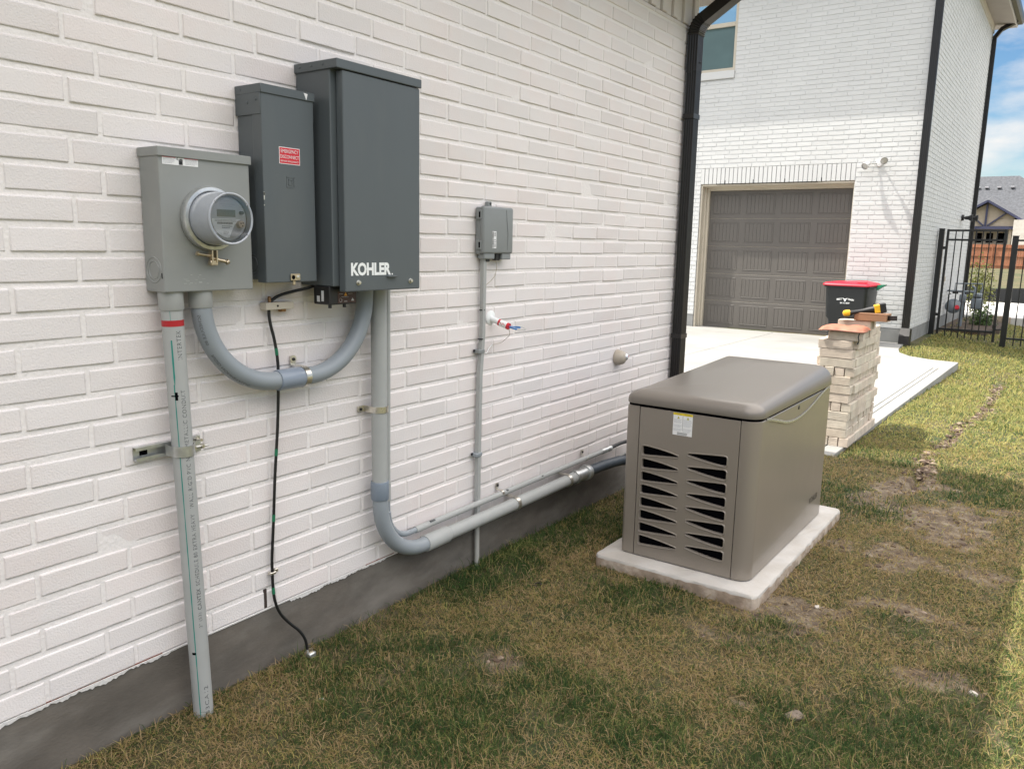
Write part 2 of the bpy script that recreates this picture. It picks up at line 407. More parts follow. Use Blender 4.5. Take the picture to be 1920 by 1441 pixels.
def ground():
    xs = axis([(-70, -6, 8), (-6, -.2, .6), (-.2, 4.2, .03), (4.2, 9, .4), (9, 80, 7)])
    ys = axis([(-40, -2, 4), (-2, .8, .15), (.8, 7.2, .03), (7.2, 15, .045), (15, 30, .5), (30, 160, 6)])
    X, Y = np.meshgrid(xs, ys); Z = height(X, Y)
    S = soil(X, Y)*(Y < 16)
    nx, ny = len(xs), len(ys)
    me = bpy.data.meshes.new('lawn')
    co = np.stack([X, Y, Z], -1).reshape(-1, 3)
    idx = np.arange(nx*ny).reshape(ny, nx)
    f = np.stack([idx[:-1, :-1], idx[:-1, 1:], idx[1:, 1:], idx[1:, :-1]], -1).reshape(-1, 4)
    me.vertices.add(len(co)); me.vertices.foreach_set('co', co.ravel())
    me.loops.add(f.size); me.loops.foreach_set('vertex_index', f.ravel())
    me.polygons.add(len(f)); me.polygons.foreach_set('loop_start', np.arange(len(f))*4)
    me.polygons.foreach_set('use_smooth', np.ones(len(f), bool))
    me.update(calc_edges=True)
    at = me.attributes.new('soil', 'FLOAT', 'POINT'); at.data.foreach_set('value', S.ravel())
    m = bpy.data.materials.new('lawn_ground'); m.use_nodes = True
    t = m.node_tree; b = t.nodes['Principled BSDF']; n = t.nodes.new; l = t.links.new
    b.inputs['Roughness'].default_value = .95
    g = n('ShaderNodeNewGeometry')
    def noise(sc, det=5, ro=.6):
        z = n('ShaderNodeTexNoise'); z.inputs['Scale'].default_value = sc; z.inputs['Detail'].default_value = det; z.inputs['Roughness'].default_value = ro; l(g.outputs['Position'], z.inputs['Vector']); return z.outputs['Fac']
    def ramp(fac, stops):
        r = n('ShaderNodeValToRGB'); e = r.color_ramp.elements
        e[0].position, e[0].color = stops[0][0], rgb(stops[0][1]); e[1].position, e[1].color = stops[-1][0], rgb(stops[-1][1])
        for p, c in stops[1:-1]:
            k = e.new(p); k.color = rgb(c)
        l(fac, r.inputs['Fac']); return r.outputs['Color']
    grass = ramp(noise(.9), [(.36, (.045, .060, .018)), (.47, (.080, .080, .030)), (.58, (.125, .100, .048)), (.70, (.09, .085, .032))])
    fine = ramp(noise(70, 6, .7), [(.3, (.35, .35, .35)), (.7, (1.35, 1.35, 1.3))])
    mu = n('ShaderNodeMix'); mu.data_type = 'RGBA'; mu.blend_type = 'MULTIPLY'; mu.inputs['Factor'].default_value = 1; l(grass, mu.inputs['A']); l(fine, mu.inputs['B'])
    dirt = ramp(noise(13, 6, .7), [(.34, (.07, .047, .033)), (.5, (.15, .112, .075)), (.64, (.27, .22, .15))])
    at = n('ShaderNodeAttribute'); at.attribute_name = 'soil'
    sr = n('ShaderNodeValToRGB'); sr.color_ramp.elements[0].position = .3; sr.color_ramp.elements[1].position = .7; l(at.outputs['Fac'], sr.inputs['Fac'])
    m2 = n('ShaderNodeMix'); m2.data_type = 'RGBA'; l(sr.outputs['Color'], m2.inputs['Factor']); l(mu.outputs['Result'], m2.inputs['A']); l(dirt, m2.inputs['B'])
    l(m2.outputs['Result'], b.inputs['Base Color'])
    bp = n('ShaderNodeBump'); bp.inputs['Strength'].default_value = .8; bp.inputs['Distance'].default_value = .02; l(noise(45, 6, .7), bp.inputs['Height']); l(bp.outputs['Normal'], b.inputs['Normal'])
    me.materials.append(m)
    o = bpy.data.objects.new('lawn', me); COL.objects.link(o)
    tag(o, kind='structure')
ground()

def grass_mat():
    m = bpy.data.materials.new('grass_blades'); m.use_nodes = True
    t = m.node_tree; b = t.nodes['Principled BSDF']; n = t.nodes.new; l = t.links.new
    b.inputs['Roughness'].default_value = .7; b.inputs['Specular IOR Level'].default_value = .15
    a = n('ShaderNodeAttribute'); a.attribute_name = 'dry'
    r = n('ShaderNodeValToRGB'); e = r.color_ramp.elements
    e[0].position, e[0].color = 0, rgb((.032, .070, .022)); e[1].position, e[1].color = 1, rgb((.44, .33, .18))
    for p, c in ((.20, (.070, .118, .034)), (.40, (.37, .365, .125)), (.58, (.33, .27, .09)), (.80, (.32, .225, .115))):  # middle stops hold the brightened sunlit yellow-green
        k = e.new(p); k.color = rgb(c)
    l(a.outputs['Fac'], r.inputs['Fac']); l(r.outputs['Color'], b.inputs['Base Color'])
    tr = n('ShaderNodeBsdfTranslucent'); l(r.outputs['Color'], tr.inputs['Color'])
    ms = n('ShaderNodeMixShader'); ms.inputs['Fac'].default_value = .35
    o = t.nodes['Material Output']; l(b.outputs[0], ms.inputs[1]); l(tr.outputs[0], ms.inputs[2]); l(ms.outputs[0], o.inputs['Surface'])
    return m
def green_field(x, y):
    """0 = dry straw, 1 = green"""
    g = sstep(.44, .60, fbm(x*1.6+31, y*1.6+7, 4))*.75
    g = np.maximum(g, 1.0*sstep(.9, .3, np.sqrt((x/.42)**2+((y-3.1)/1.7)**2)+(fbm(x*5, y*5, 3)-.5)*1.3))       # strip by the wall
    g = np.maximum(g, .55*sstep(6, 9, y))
    g = np.maximum(g, .62*sstep(2.0, 2.35, x+(fbm(x*3, y*3, 3)-.5)*.5))  # greener tone painted where sun reaches past the eave shadow
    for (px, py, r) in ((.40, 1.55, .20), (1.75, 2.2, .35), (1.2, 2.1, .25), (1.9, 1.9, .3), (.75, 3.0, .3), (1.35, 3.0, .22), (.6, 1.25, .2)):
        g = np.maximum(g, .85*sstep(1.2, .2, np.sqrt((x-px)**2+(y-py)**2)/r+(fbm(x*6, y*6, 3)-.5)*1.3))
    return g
def grass():
    GM = grass_mat()
    P = []
    def region(x0, x1, y0, y1, dens, scale):
        n = int((x1-x0)*(y1-y0)*dens)
        P.append(np.stack([rng.uniform(x0, x1, n), rng.uniform(y0, y1, n), np.full(n, scale)], 1))
    region(.0, 2.9, .9, 2.6, 46000, .72)
    region(.0, 2.9, 2.6, 3.2, 34000, .8)
    region(.0, 2.9, 3.2, 4.6, 24000, .95)
    region(.0, 3.2, 4.6, 7.0, 12000, 1.3)
    region(.6, 4.2, 7.0, 11.0, 5000, 1.9)
    region(-.1, 5.0, 11.0, 16.5, 2200, 2.8)
    region(.0, 3.2, -.8, .9, 9000, 1.1)
    region(2.9, 5, -.8, 7, 3500, 1.6)
    region(-.0, 5.0, 16.5, 21.8, 900, 3.4)
    P = np.concatenate(P)
    x, y, sc = P[:, 0], P[:, 1], P[:, 2]
    keep = x > .012
    keep &= ~((x > .455) & (x < 1.235) & (y > 3.19) & (y < 4.62))
    keep &= ~((y > 6.0) & (x < .86+(y-6.0)*.0165) & (y < 12.42))
    curve = np.interp(x, [-.1, .0, .1, .3, .6, .95], [13.9, 13.6, 13.1, 12.72, 12.5, 12.42])
    keep &= ~((y >= 12.40) & (x < .95) & (y < curve)); keep &= ~((x < .14) & (y > 14.2))
    s = soil(x, y); keep &= rng.random(len(x)) > s*.80
    # patchy density
    dn = fbm(x*6+50, y*6, 3); keep &= rng.random(len(x)) < np.clip(.55+1.3*(dn-.3), .25, 1)
    x, y, sc, s = x[keep], y[keep], sc[keep], s[keep]
    n = len(x); z = height(x, y)
    g = green_field(x, y)
    sunlit_zone = np.maximum(sstep(5.6, 7.5, y), sstep(2.02, 2.35, x+(fbm(x*3, y*3, 3)-.5)*.4))        # beyond the house shadow: sunlit brightness put into the blade colour
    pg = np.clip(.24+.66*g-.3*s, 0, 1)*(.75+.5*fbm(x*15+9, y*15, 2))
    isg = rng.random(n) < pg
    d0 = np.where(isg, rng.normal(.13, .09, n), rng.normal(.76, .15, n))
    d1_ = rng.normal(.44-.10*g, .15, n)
    dry = np.clip(np.where(rng.random(n) < sunlit_zone, d1_, d0)+.12*(fbm(x*12, y*12, 2)-.5)*2, 0, 1)
    L = (.018+.042*rng.random(n)**1.8)*(.75+.25*sc)*(.85+.3*g)
    # unmown fringe at the foot of the wall
    fringe = (x < .10) & (y < 3.2); L = np.where(fringe, L*(1.0+.8*rng.random(n)**3), L)
    W = (.0011+.0011*rng.random(n))*sc
    az = rng.uniform(0, 2*np.pi, n)
    lean = np.clip(rng.normal(np.where(g > .5, .95, 1.22), .32, n), .1, 1.6)      # angle from vertical
    dx, dy = np.cos(az), np.sin(az)
    px, py = -dy, dx
    b0 = np.stack([x, y, z-.004], 1)
    d1 = np.stack([dx*np.sin(lean*.6), dy*np.sin(lean*.6), np.cos(lean*.6)], 1)
    l2 = np.clip(lean*1.35, 0, 1.75)
    d2 = np.stack([dx*np.sin(l2), dy*np.sin(l2), np.cos(l2)], 1)
    tw = rng.normal(0, .5, n)
    w = np.stack([px*np.cos(tw), py*np.cos(tw), np.sin(tw)*.8], 1)*W[:, None]
    m1 = b0+d1*(L*.5)[:, None]; tip = m1+d2*(L*.55)[:, None]
    tip[:, 2] = np.maximum(tip[:, 2], z+.002)
    # long dead stems lying over the turf
    k = 7000; sx = rng.uniform(.05, 2.8, k); sy = rng.uniform(1.0, 4.8, k)
    ok = (~((sx > .42) & (sx < 1.28) & (sy > 3.1) & (sy < 4.68))) & (rng.random(k) < .25+.9*(fbm(sx*4+7, sy*4, 3)-.25)); sx, sy = sx[ok], sy[ok]; k = len(sx)
    sa = rng.uniform(0, 2*np.pi, k); sl = rng.uniform(.03, .085, k); sb = sa+rng.normal(0, .7, k)
    s0 = np.stack([sx, sy, height(sx, sy)+rng.uniform(.004, .020, k)], 1)
    s1 = s0+np.stack([np.cos(sa), np.sin(sa), rng.uniform(-.1, .35, k)], 1)*(sl*.5)[:, None]
    s2 = s1+np.stack([np.cos(sb), np.sin(sb), rng.uniform(-.35, .15, k)], 1)*(sl*.5)[:, None]
    sw = np.stack([-np.sin(sa), np.cos(sa), np.full(k, .2)], 1)*rng.uniform(.0006, .0013, k)[:, None]
    b0 = np.concatenate([b0, s0]); m1 = np.concatenate([m1, s1]); tip = np.concatenate([tip, s2]); w = np.concatenate([w, sw]); dry = np.concatenate([dry, rng.uniform(.7, 1, k)]); n += k
    co = np.stack([b0-w, b0+w, m1-w*.85, m1+w*.85, tip], 1).reshape(-1, 3)
    base = np.arange(n)*5
    q = np.stack([base, base+1, base+3, base+2], 1); tr = np.stack([base+2, base+3, base+4], 1)
    me = bpy.data.meshes.new('grass')
    me.vertices.add(len(co)); me.vertices.foreach_set('co', co.ravel())
    loops = np.concatenate([q.ravel(), tr.ravel()])
    me.loops.add(len(loops)); me.loops.foreach_set('vertex_index', loops)
    me.polygons.add(2*n)
    me.polygons.foreach_set('loop_start', np.concatenate([np.arange(n)*4, 4*n+np.arange(n)*3]))
    me.polygons.foreach_set('use_smooth', np.ones(2*n, bool))
    me.update(calc_edges=True)
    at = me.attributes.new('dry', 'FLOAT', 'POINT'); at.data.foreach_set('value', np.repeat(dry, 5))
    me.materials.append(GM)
    o = bpy.data.objects.new('grass', me); COL.objects.link(o)
    tag(o, 'patchy short lawn grass, part green and part straw coloured', 'grass', kind='stuff')
    print('blades', n)
grass()

# ------------------------------------------------------------------ brickwork
CO = .0769; BL = .2545
def brickwork(name, mats, parent, u0, u1, z0, z1, tomap, phase, holes=(), hi=True, joint=.0105, depth=.011, seed=1, jit=.0014, shift3=True, mdepth=None):
    """real bricks standing proud of a mortar sheet. tomap(u, z, d) arrays -> world; d = height above mortar datum"""
    r = np.random.default_rng(seed)
    nr = int(math.ceil((z1-z0)/CO))
    rows = []
    if hi: su = [0, .003, .0065, .04, .08, .12, .16, .20, .2375, .241, .244]; sv = [0, .003, .0065, .033, .0599, .0634, .0664]
    else:  su = [0, .006, .238, .244]; sv = [0, .006, .0604, .0664]
    for k in range(nr):
        zb = z0+k*CO
        ph = phase+(0 if k % 2 else .083)
        if not shift3: ph = phase+(0 if k % 2 else .5*BL)
        a = math.floor((u0-ph)/BL)-1
        while ph+a*BL < u1:
            s = ph+a*BL+.004; e = s+BL-.0078; a += 1
            zt = min(zb+CO-joint, z1)
            segs = [(max(s, u0), min(e, u1))]
            for (hu0, hu1, hz0, hz1) in holes:
                if zt > hz0+.02 and zb < hz1-.02:
                    ns = []
                    for (p, q) in segs:
                        if q <= hu0 or p >= hu1: ns.append((p, q))
                        else:
                            if p < hu0: ns.append((p, hu0))
                            if q > hu1: ns.append((hu1, q))
                    segs = ns
            for (p, q) in segs:
                if q-p > .015 and zt-zb > .012: rows.append((p, q, zb, zt))
    A = np.array(rows); nb = len(A)
    su = np.array(su)/su[-1]; sv = np.array(sv)/sv[-1]
    nu, nv = len(su), len(sv)
    Uw = (A[:, 1]-A[:, 0])[:, None]; Vw = (A[:, 3]-A[:, 2])[:, None]
    fu = np.broadcast_to(su, (nb, nu)).copy(); fv = np.broadcast_to(sv, (nb, nv)).copy()
    if hi:
        fu[:, 1] = .0032/Uw[:, 0]; fu[:, -2] = 1-.0032/Uw[:, 0]; fv[:, 1] = .0028/Vw[:, 0]; fv[:, -2] = 1-.0040/Vw[:, 0]
        fu[:, 2] = .0070/Uw[:, 0]; fu[:, -3] = 1-.0070/Uw[:, 0]; fv[:, 2] = .0065/Vw[:, 0]; fv[:, -3] = 1-.0080/Vw[:, 0]
        fu = np.maximum.accumulate(fu, 1)
    else:
        fu[:, 1] = .0045/Uw[:, 0]; fu[:, -2] = 1-.0045/Uw[:, 0]; fv[:, 1] = .0045/Vw[:, 0]; fv[:, -2] = 1-.0055/Vw[:, 0]
    U = A[:, 0][:, None, None]+fu[:, None, :]*Uw[:, :, None]+np.zeros((nb, nv, nu))
    Z = A[:, 2][:, None, None]+fv[:, :, None]*Vw[:, :, None]+np.zeros((nb, nv, nu))
    edge = np.zeros((nv, nu), bool); edge[0] = edge[-1] = True; edge[:, 0] = edge[:, -1] = True
    D = np.where(edge[None], -.004, depth)+np.zeros((nb, nv, nu))
    # soften corners of the front face
    tk = 1 if hi else .35; tiltu = tk*r.normal(0, .0009, nb)[:, None, None]; tiltv = tk*r.normal(0, .0007, nb)[:, None, None]; off = r.normal(0, .0008, nb)[:, None, None]
    D = D+np.where(edge[None], 0, off+tiltu*(fu[:, None, :]-.5)*2+tiltv*(fv[:, :, None]-.5)*2)
    wob = r.normal(0, jit, (nb, nv, nu))
    wob = wob*.6; Z = Z+np.where(edge[None], wob, wob*.5); U = U+r.normal(0, jit*.35, (nb, nv, nu))
    Z = Z+r.normal(0, .0009, nb)[:, None, None]
    D = D+np.where(edge[None], 0, r.normal(0, .00018 if hi else .0001, (nb, nv, nu)))
    co = tomap(U.ravel(), Z.ravel(), D.ravel())
    q = np.arange(nv*nu).reshape(nv, nu)
    fq = np.stack([q[:-1, :-1], q[:-1, 1:], q[1:, 1:], q[1:, :-1]], -1).reshape(-1, 4)
    F = (fq[None]+(np.arange(nb)*nv*nu)[:, None, None]).reshape(-1, 4)
    rnd = np.repeat(r.random(nb), nv*nu)
    # mortar sheet with the openings left out
    us = sorted(set([u0, u1]+[h[0] for h in holes]+[h[1] for h in holes])); zs = sorted(set([z0, z1]+[h[2] for h in holes]+[h[3] for h in holes]))
    us = [u for u in us if u0 <= u <= u1]; zs = [z for z in zs if z0 <= z <= z1]
    mv = []; mf = []
    for i in range(len(us)-1):
        for j in range(len(zs)-1):
            uc = (us[i]+us[i+1])/2; zc = (zs[j]+zs[j+1])/2
            if any(h[0] < uc < h[1] and h[2] < zc < h[3] for h in holes): continue
            b = len(mv); mv += [(us[i], zs[j]), (us[i+1], zs[j]), (us[i+1], zs[j+1]), (us[i], zs[j+1])]; mf.append((b, b+1, b+2, b+3))
    mv = np.array(mv); mco = tomap(mv[:, 0], mv[:, 1], np.full(len(mv), depth-.0029 if mdepth is None else mdepth))
    nv0 = len(co); co = np.concatenate([co, mco]); F2 = np.array(mf)+nv0
    F = np.concatenate([F, F2]); mi = np.concatenate([np.zeros(len(F)-len(F2), int), np.ones(len(F2), int)])
    me = bpy.data.meshes.new(name)
    me.vertices.add(len(co)); me.vertices.foreach_set('co', co.ravel())
    me.loops.add(F.size); me.loops.foreach_set('vertex_index', F.ravel())
    me.polygons.add(len(F)); me.polygons.foreach_set('loop_start', np.arange(len(F))*4)
    me.polygons.foreach_set('use_smooth', (mi == 0) if hi else np.zeros(len(F), bool))
    for m in mats: me.materials.append(m)
    me.polygons.foreach_set('material_index', mi)
    me.update(calc_edges=True)
    at = me.attributes.new('rnd', 'FLOAT', 'POINT'); at.data.foreach_set('value', np.concatenate([rnd, np.full(len(mco), .5)]))
    o = bpy.data.objects.new(name, me); COL.objects.link(o); attach(o, parent)
    return o

# ------------------------------------------------------------------ the near house
NH = thing('brick_house', (0, 1, 0), 'near house with white painted brick wall running along the lawn, carrying the meter boxes', 'house')
YC = 5.09                                                    # its far corner
# brick faces lie at x = 0; map the datum so that the face is x = 0
nmap = lambda u, z, d: np.stack([d-.011, u, z], 1)
brickwork('wall', [M_WALL, M_MORT], NH, -3.0, YC-.002, .222, 2.862, nmap, 1.084-BL*6, holes=(), hi=True, seed=3)
# rear face of the same house (faces +Y)
rmap = lambda u, z, d: np.stack([-u, YC+d-.011+0*u, z], 1)
brickwork('rear_wall', [M_WALL, M_MORT], NH, .004, 9.0, .222, 2.862, rmap, .1, hi=False, seed=5)
b = MB(); b.box((-9, -3, .2), (-.03, YC-.03, 3.14)); b.build('wall_core', M_MORT, NH)
# foundation stem with a slightly uneven face
b = MB(); b.cbox((-9, -3, -.35), (-.004, YC-.004, .2215), .006); b.build('foundation', M_FOUND, NH)
# ragged white overrun of paint on the top of the slab edge
b = MB(); n = 620; ys = np.linspace(.3, YC-.02, n)
low = .2215-.003-.011*np.clip(fbm(ys*13, ys*0+3, 5)-.36, 0, 1)*2-.006*rng.random(n)
low = np.where((fbm(ys*3.1, ys*0+8, 2) < .36), .217, low)
vs = []; fs = []
for i in range(n):
    vs += [(.000, ys[i], .2235), (.0015, ys[i], .222), (-.0015+.002, ys[i], low[i])]
for i in range(n-1):
    a = i*3; fs += [(a, a+3, a+4, a+1), (a+1, a+4, a+5, a+2)]
b.add(vs, fs); b.build('paint_overrun', M_DRIP, NH)
# open weep joint low on the wall
b = MB(); b.box((-.009, 1.652-.02, .226), (.0005, 1.652-.008, .296)); b.build('weep_hole', M_SHADOWGAP, NH)
for (y0, y1) in ((.86, 1.25), (2.12, 2.28)):
    b = MB(); b.box((-.004, y0, .2225), (.0006, y1, .2262)); b.build('bare_brick_edge', mat('bare_red_brick', (.20, .075, .05), .9, vary=.3, vscale=40), NH)
# soldier course under the eave, every other brick proud
for nm, horizontal in (('soldier_course', 0),):
    b = MB(); k = 0; y = YC-.004
    while y > -3.0:
        pr = .010 if k % 2 == 0 else -.004
        b.cbox((-.06, y-.0665, 2.866), (pr, y, 3.108), .003); y -= .0769; k += 1
    b.build(nm, M_WALL, NH)
    b = MB(); x = -.062; k = 0
    while x > -4:
        b.cbox((x-.0665, YC-.07, 2.866), (x, YC+(.010 if k % 2 else -.004), 3.108), .003); x -= .0769; k += 1
    b.build('rear_soldier_course', M_WALL, NH)
EX, EY = .40, 5.44                                           # eave edges
b = MB(); b.box((-.02, -3.4, 3.110), (EX-.02, EY-.02, 3.122)); b.box((-9, YC-.02, 3.110), (-.02, EY-.02, 3.122)); b.build('soffit', M_SOFFIT, NH)
b = MB(); b.box((EX-.02, -3.4, 3.108), (EX, EY, 3.27)); b.box((-9, EY-.02, 3.108), (EX-.02, EY, 3.27)); b.build('fascia', M_FASCIA, NH)
b = MB()
gp = [(0, 0), (.085, 0), (.115, .05), (.125, .12), (.118, .12), (.105, .055), (.08, .008), (.006, .008), (.006, .12), (0, .12)]
b.prism([(p[0], p[1]) for p in gp], 0, 8.8, m=frame((EX, EY, 3.15), (1, 0, 0), (0, 0, 1)))
b.build('gutter', M_DS, NH)
b = MB()                                                     # hipped roof
rz, rx, ry = 3.27, -4.2, 5.0-3.6
b.add([(EX+.03, -3.5, rz), (EX+.03, EY+.03, rz), (-9, EY+.03, rz), (-9, -3.5, rz), (rx, ry, rz+3.1), (rx, -3.5, rz+3.1)],
      [(0, 1, 4, 5), (1, 2, 4), (2, 3, 5, 4), (0, 5, 3), (0, 3, 2, 1)])
b.build('roof', M_ROOF, NH)
# downspout: fluted pipe, corrugated elbow, slanted run to the gutter
def fluted(w, d):
    """closed outline, w along +x (proud), d along y"""
    P = []
    def side(p, q, nrm, nf):
        p = V(p); q = V(q); L = (q-p)
        for i in range(nf*3):
            t = i/(nf*3.0)
            P.append(tuple(p+L*t+V(nrm)*(.0 if i % 3 != 1 else -.0035)))
    side((0, 0), (w, 0), (0, -1), 4); side((w, 0), (w, d), (1, 0), 5); side((w, d), (0, d), (0, 1), 4); side((0, d), (0, 0), (-1, 0), 5)
    return P
ds = MB()
P = [(.018+p[0], 4.925+p[1]) for p in fluted(.062, .085)]
ds.prism(P, .10, 2.60)
P2 = [(.015+p[0]*1.06, 4.921+p[1]*1.08) for p in fluted(.062, .085)]
ds.prism(P2, 2.58, 2.80)
o = ds.build('downspout', M_DS, NH)
b = MB()                                                    # ribbed elbow and slant
cx0, cy0 = .049, 4.9675
pts = []; sc = []
el = arc((.049+.11, 0, 2.80), .11, 180, 122, 14, (1, 0, 0), (0, 0, 1))
for i, p in enumerate(el):
    pts.append((p.x, cy0, p.z)); sc.append(1.10 if i % 2 else 1.0)
d = V((math.cos(R(32)), 0, math.sin(R(32)))); p = V(pts[-1])
pts += [tuple(p+d*.015), tuple(p+d*.46)]; sc += [1.0, 1.0]
q = p+d*.46; pts += [tuple(q+V((.03, 0, .04))), tuple(q+V((.035, 0, .14)))]; sc += [1, 1]
prof = [(-.046, -.034), (-.046, .034), (.046, .034), (.046, -.034)]
b.tube(pts, sc, prof=prof, ref=V((0, 1, 0)), smooth=False); b.build('elbow', M_DS, o)
b = MB(); b.lathe([(0, .006), (.006, .004), (.007, 0)], frame((.083, 4.975, 2.64), (0, 1, 0), (0, 0, 1)), 8); b.build('screw', M_DS, o)
for z in (.9, 2.3): b = MB(); b.box((.012, 4.918, z), (.084, 5.016, z+.03)); b.build('pipe_strap', M_DS, o)

# ------------------------------------------------------------------ the far house
FY = 14.4; FZ = 6.42
FH = thing('two_storey_house', (-3, FY, 0), 'white painted brick two-storey house with a grey garage door beyond the driveway', 'house')
GX0, GX1, GZ = -3.755, -1.055, 2.64
WX0, WX1, WZ0, WZ1 = -4.45, -3.245, 4.61, 6.22
fmap = lambda u, z, d: np.stack([u, FY-(d-.010), z], 1)
brickwork('front_wall', [M_FWALL, M_FMORT], FH, -12.0, -.004, .235, FZ, fmap, -.02, holes=((GX0, GX1, -1, GZ+.285), (WX0, WX1, WZ0-.14, WZ1+.2)), hi=False, depth=.010, seed=8, mdepth=.0045, shift3=True, jit=.0022, joint=.013)
smap = lambda u, z, d: np.stack([d-.010, u, z], 1)
brickwork('side_wall', [M_FWALL, M_FMORT], FH, FY+.004, 21.3, .235, FZ, smap, .06, hi=False, depth=.010, seed=9, mdepth=.005, jit=.002, joint=.012)
b = MB()
for (a, c) in (((-12, FY+.13, -.4), (GX0-.012, 21.28, FZ)), ((-12, FY+.02, -.4), (WX0-.002, FY+.13, FZ)), ((WX0-.002, FY+.02, -.4), (GX0-.012, FY+.13, WZ0-.002)), ((WX0-.002, FY+.02, WZ1+.002), (WX1+.002, FY+.13, FZ)), ((GX1+.012, FY+.02, -.4), (-.02, 21.28, FZ)), ((GX0-.012, FY+.13, GZ+.012), (GX1+.012, 21.28, FZ)), ((GX0-.012, FY+.02, GZ+.012), (WX1+.002, FY+.13, WZ0-.002)), ((WX1+.002, FY+.02, GZ+.012), (GX1+.012, FY+.13, FZ)), ((GX0-.012, FY+1.2, -.4), (GX1+.012, 21.28, GZ+.012))):
    b.box(a, c)
b.build('wall_core', M_FMORT, FH)
b = MB()
b.cbox((-12, FY+.004, -.5), (GX0-.004, FY+.3, .234), .006); b.cbox((GX1+.004, FY+.004, -.5), (-.004, FY+.3, .234), .006); b.cbox((-.3, FY+.3, -.9), (-.004, 21.29, .234), .006)
b.build('foundation', M_FFOUND, FH)
# soldier lintel over the garage
b = MB(); x = GX0-.004
while x < GX1+.0:
    b.cbox((x, FY-.001-random.random()*.002, GZ+.004), (x+.0655, FY+.09, GZ+.278), .003); x += .0775
b.build('lintel', M_FWALL, FH)
b = MB()
for u in (-3.30, -2.78, -2.22, -1.60): b.box((u, FY-.003, GZ-.004), (u+.012, FY+.01, GZ+.065))
b.box((GX0+.3, FY-.003, GZ-.006), (GX1-.6, FY+.01, GZ+.004))
b.build('lintel_weep_slots', M_HOLE, FH)
# stepped tan frame round the opening, brick reveals behind it
b = MB()
for (w, y0, y1) in ((.035, .02, .14), (.065, .14, .20), (.10, .20, .27)):
    b.cbox((GX0, FY+y0, -.02), (GX0+w, FY+y1, GZ), .004); b.cbox((GX1-w*.35, FY+y0, -.02), (GX1, FY+y1, GZ), .004)
    b.cbox((GX0+w, FY+y0, GZ-w), (GX1-w*.35, FY+y1, GZ), .004)
b.box((GX0, FY+.27, -.02), (GX1, FY+.30, GZ), 0)
b.build('garage_door_frame', M_TRIM, FH)
# panelled sectional door
DX0, DX1, DZ1 = GX0+.10, GX1-.035, GZ-.10
dy = FY+.262
b = MB(); hsec = DZ1/5
for r_ in range(5):
    z0 = r_*hsec; z1 = z0+hsec-.006
    b.cbox((DX0, dy, z0), (DX1, dy+.03, z1), .004)
    pw = (DX1-DX0)/4
    for c in range(4):
        x0 = DX0+c*pw+.055; x1 = DX0+(c+1)*pw-.055; a0 = z0+.075; a1 = z1-.065
        # raised border and boards with grooves
        for (p, q) in (((x0, dy-.0055, a0), (x1, dy+.001, a0+.016)), ((x0, dy-.0055, a1-.016), (x1, dy+.001, a1)), ((x0, dy-.0055, a0+.016), (x0+.016, dy+.001, a1-.016)), ((x1-.016, dy-.0055, a0+.016), (x1, dy+.001, a1-.016))):
            b.cbox(p, q, .003)
        nb = 7; bw = (x1-x0-.05)/nb
        for i in range(nb):
            b.cbox((x0+.025+i*bw, dy-.0045, a0+.022), (x0+.025+(i+1)*bw-.006, dy+.001, a1-.022), .002)
b.build('garage_door', M_DOOR, FH)
# upstairs window
w = MB()
w.box((WX0, FY+.02, WZ0), (WX0+.05, FY+.10, WZ1)); w.box((WX1-.05, FY+.02, WZ0), (WX1, FY+.10, WZ1)); w.box((WX0+.05, FY+.02, WZ0), (WX1-.05, FY+.10, WZ0+.05)); w.box((WX0+.05, FY+.02, WZ1-.05), (WX1-.05, FY+.10, WZ1))
w.box((WX0+.05, FY+.015, 5.36), (WX1-.05, FY+.09, 5.43))
wo = w.build('window', M_TRIM, FH)
w = MB(); w.box((WX0+.05, FY+.05, WZ0+.05), (WX1-.05, FY+.052, 5.36)); w.build('insect_screen', M_GLASSDARK, wo)
w = MB(); w.box((WX0+.05, FY+.06, 5.43), (WX1-.05, FY+.064, WZ1-.05)); w.build('pane', M_GLASSSKY, wo)
w = MB(); w.cbox((WX0-.03, FY-.03, WZ0-.135), (WX1+.0, FY+.10, WZ0-.003), .006); w.build('sill', M_FWALL, wo)
w = MB(); w.cbox((WX0, FY-.002, WZ1+.003), (WX1, FY+.1, WZ1+.198), .004); w.build('window_lintel', M_FWALL, wo)
# eaves, gutter and roof
OX, OY0, OY1 = .42, FY-.46, 21.68
b = MB(); b.box((-12.4, OY0+.02, FZ+.002), (-.0, FY, FZ+.016)); b.box((-.0, OY0+.02, FZ+.002), (OX-.02, OY1-.02, FZ+.016)); b.box((-3.0, 21.31, FZ+.002), (0, OY1-.02, FZ+.016)); b.build('soffit', M_SOFFIT, FH)
b = MB(); b.box((-12.4, OY0, FZ), (OX-.02, OY0+.02, FZ+.19)); b.box((OX-.02, OY0, FZ), (OX, OY1, FZ+.19)); b.box((-3.0, OY1-.02, FZ), (OX-.02, OY1, FZ+.19)); b.build('fascia', M_FASCIA, FH)
b = MB(); b.box((0, FY-.02, FZ-.16), (.02, 21.3, FZ-.001)); b.build('frieze_board', M_TRIM, FH)
b = MB(); b.prism(gp, 0, 7.7, m=frame((OX, OY1, FZ+.05), (1, 0, 0), (0, 0, 1))); b.build('gutter', M_DS, FH)
b = MB(); b.prism(gp, 0, 12.8, m=frame((OX, OY0, FZ+.05), (0, -1, 0), (0, 0, 1)))
b.build('front_gutter', M_DS, FH)
b = MB(); z0 = FZ+.19
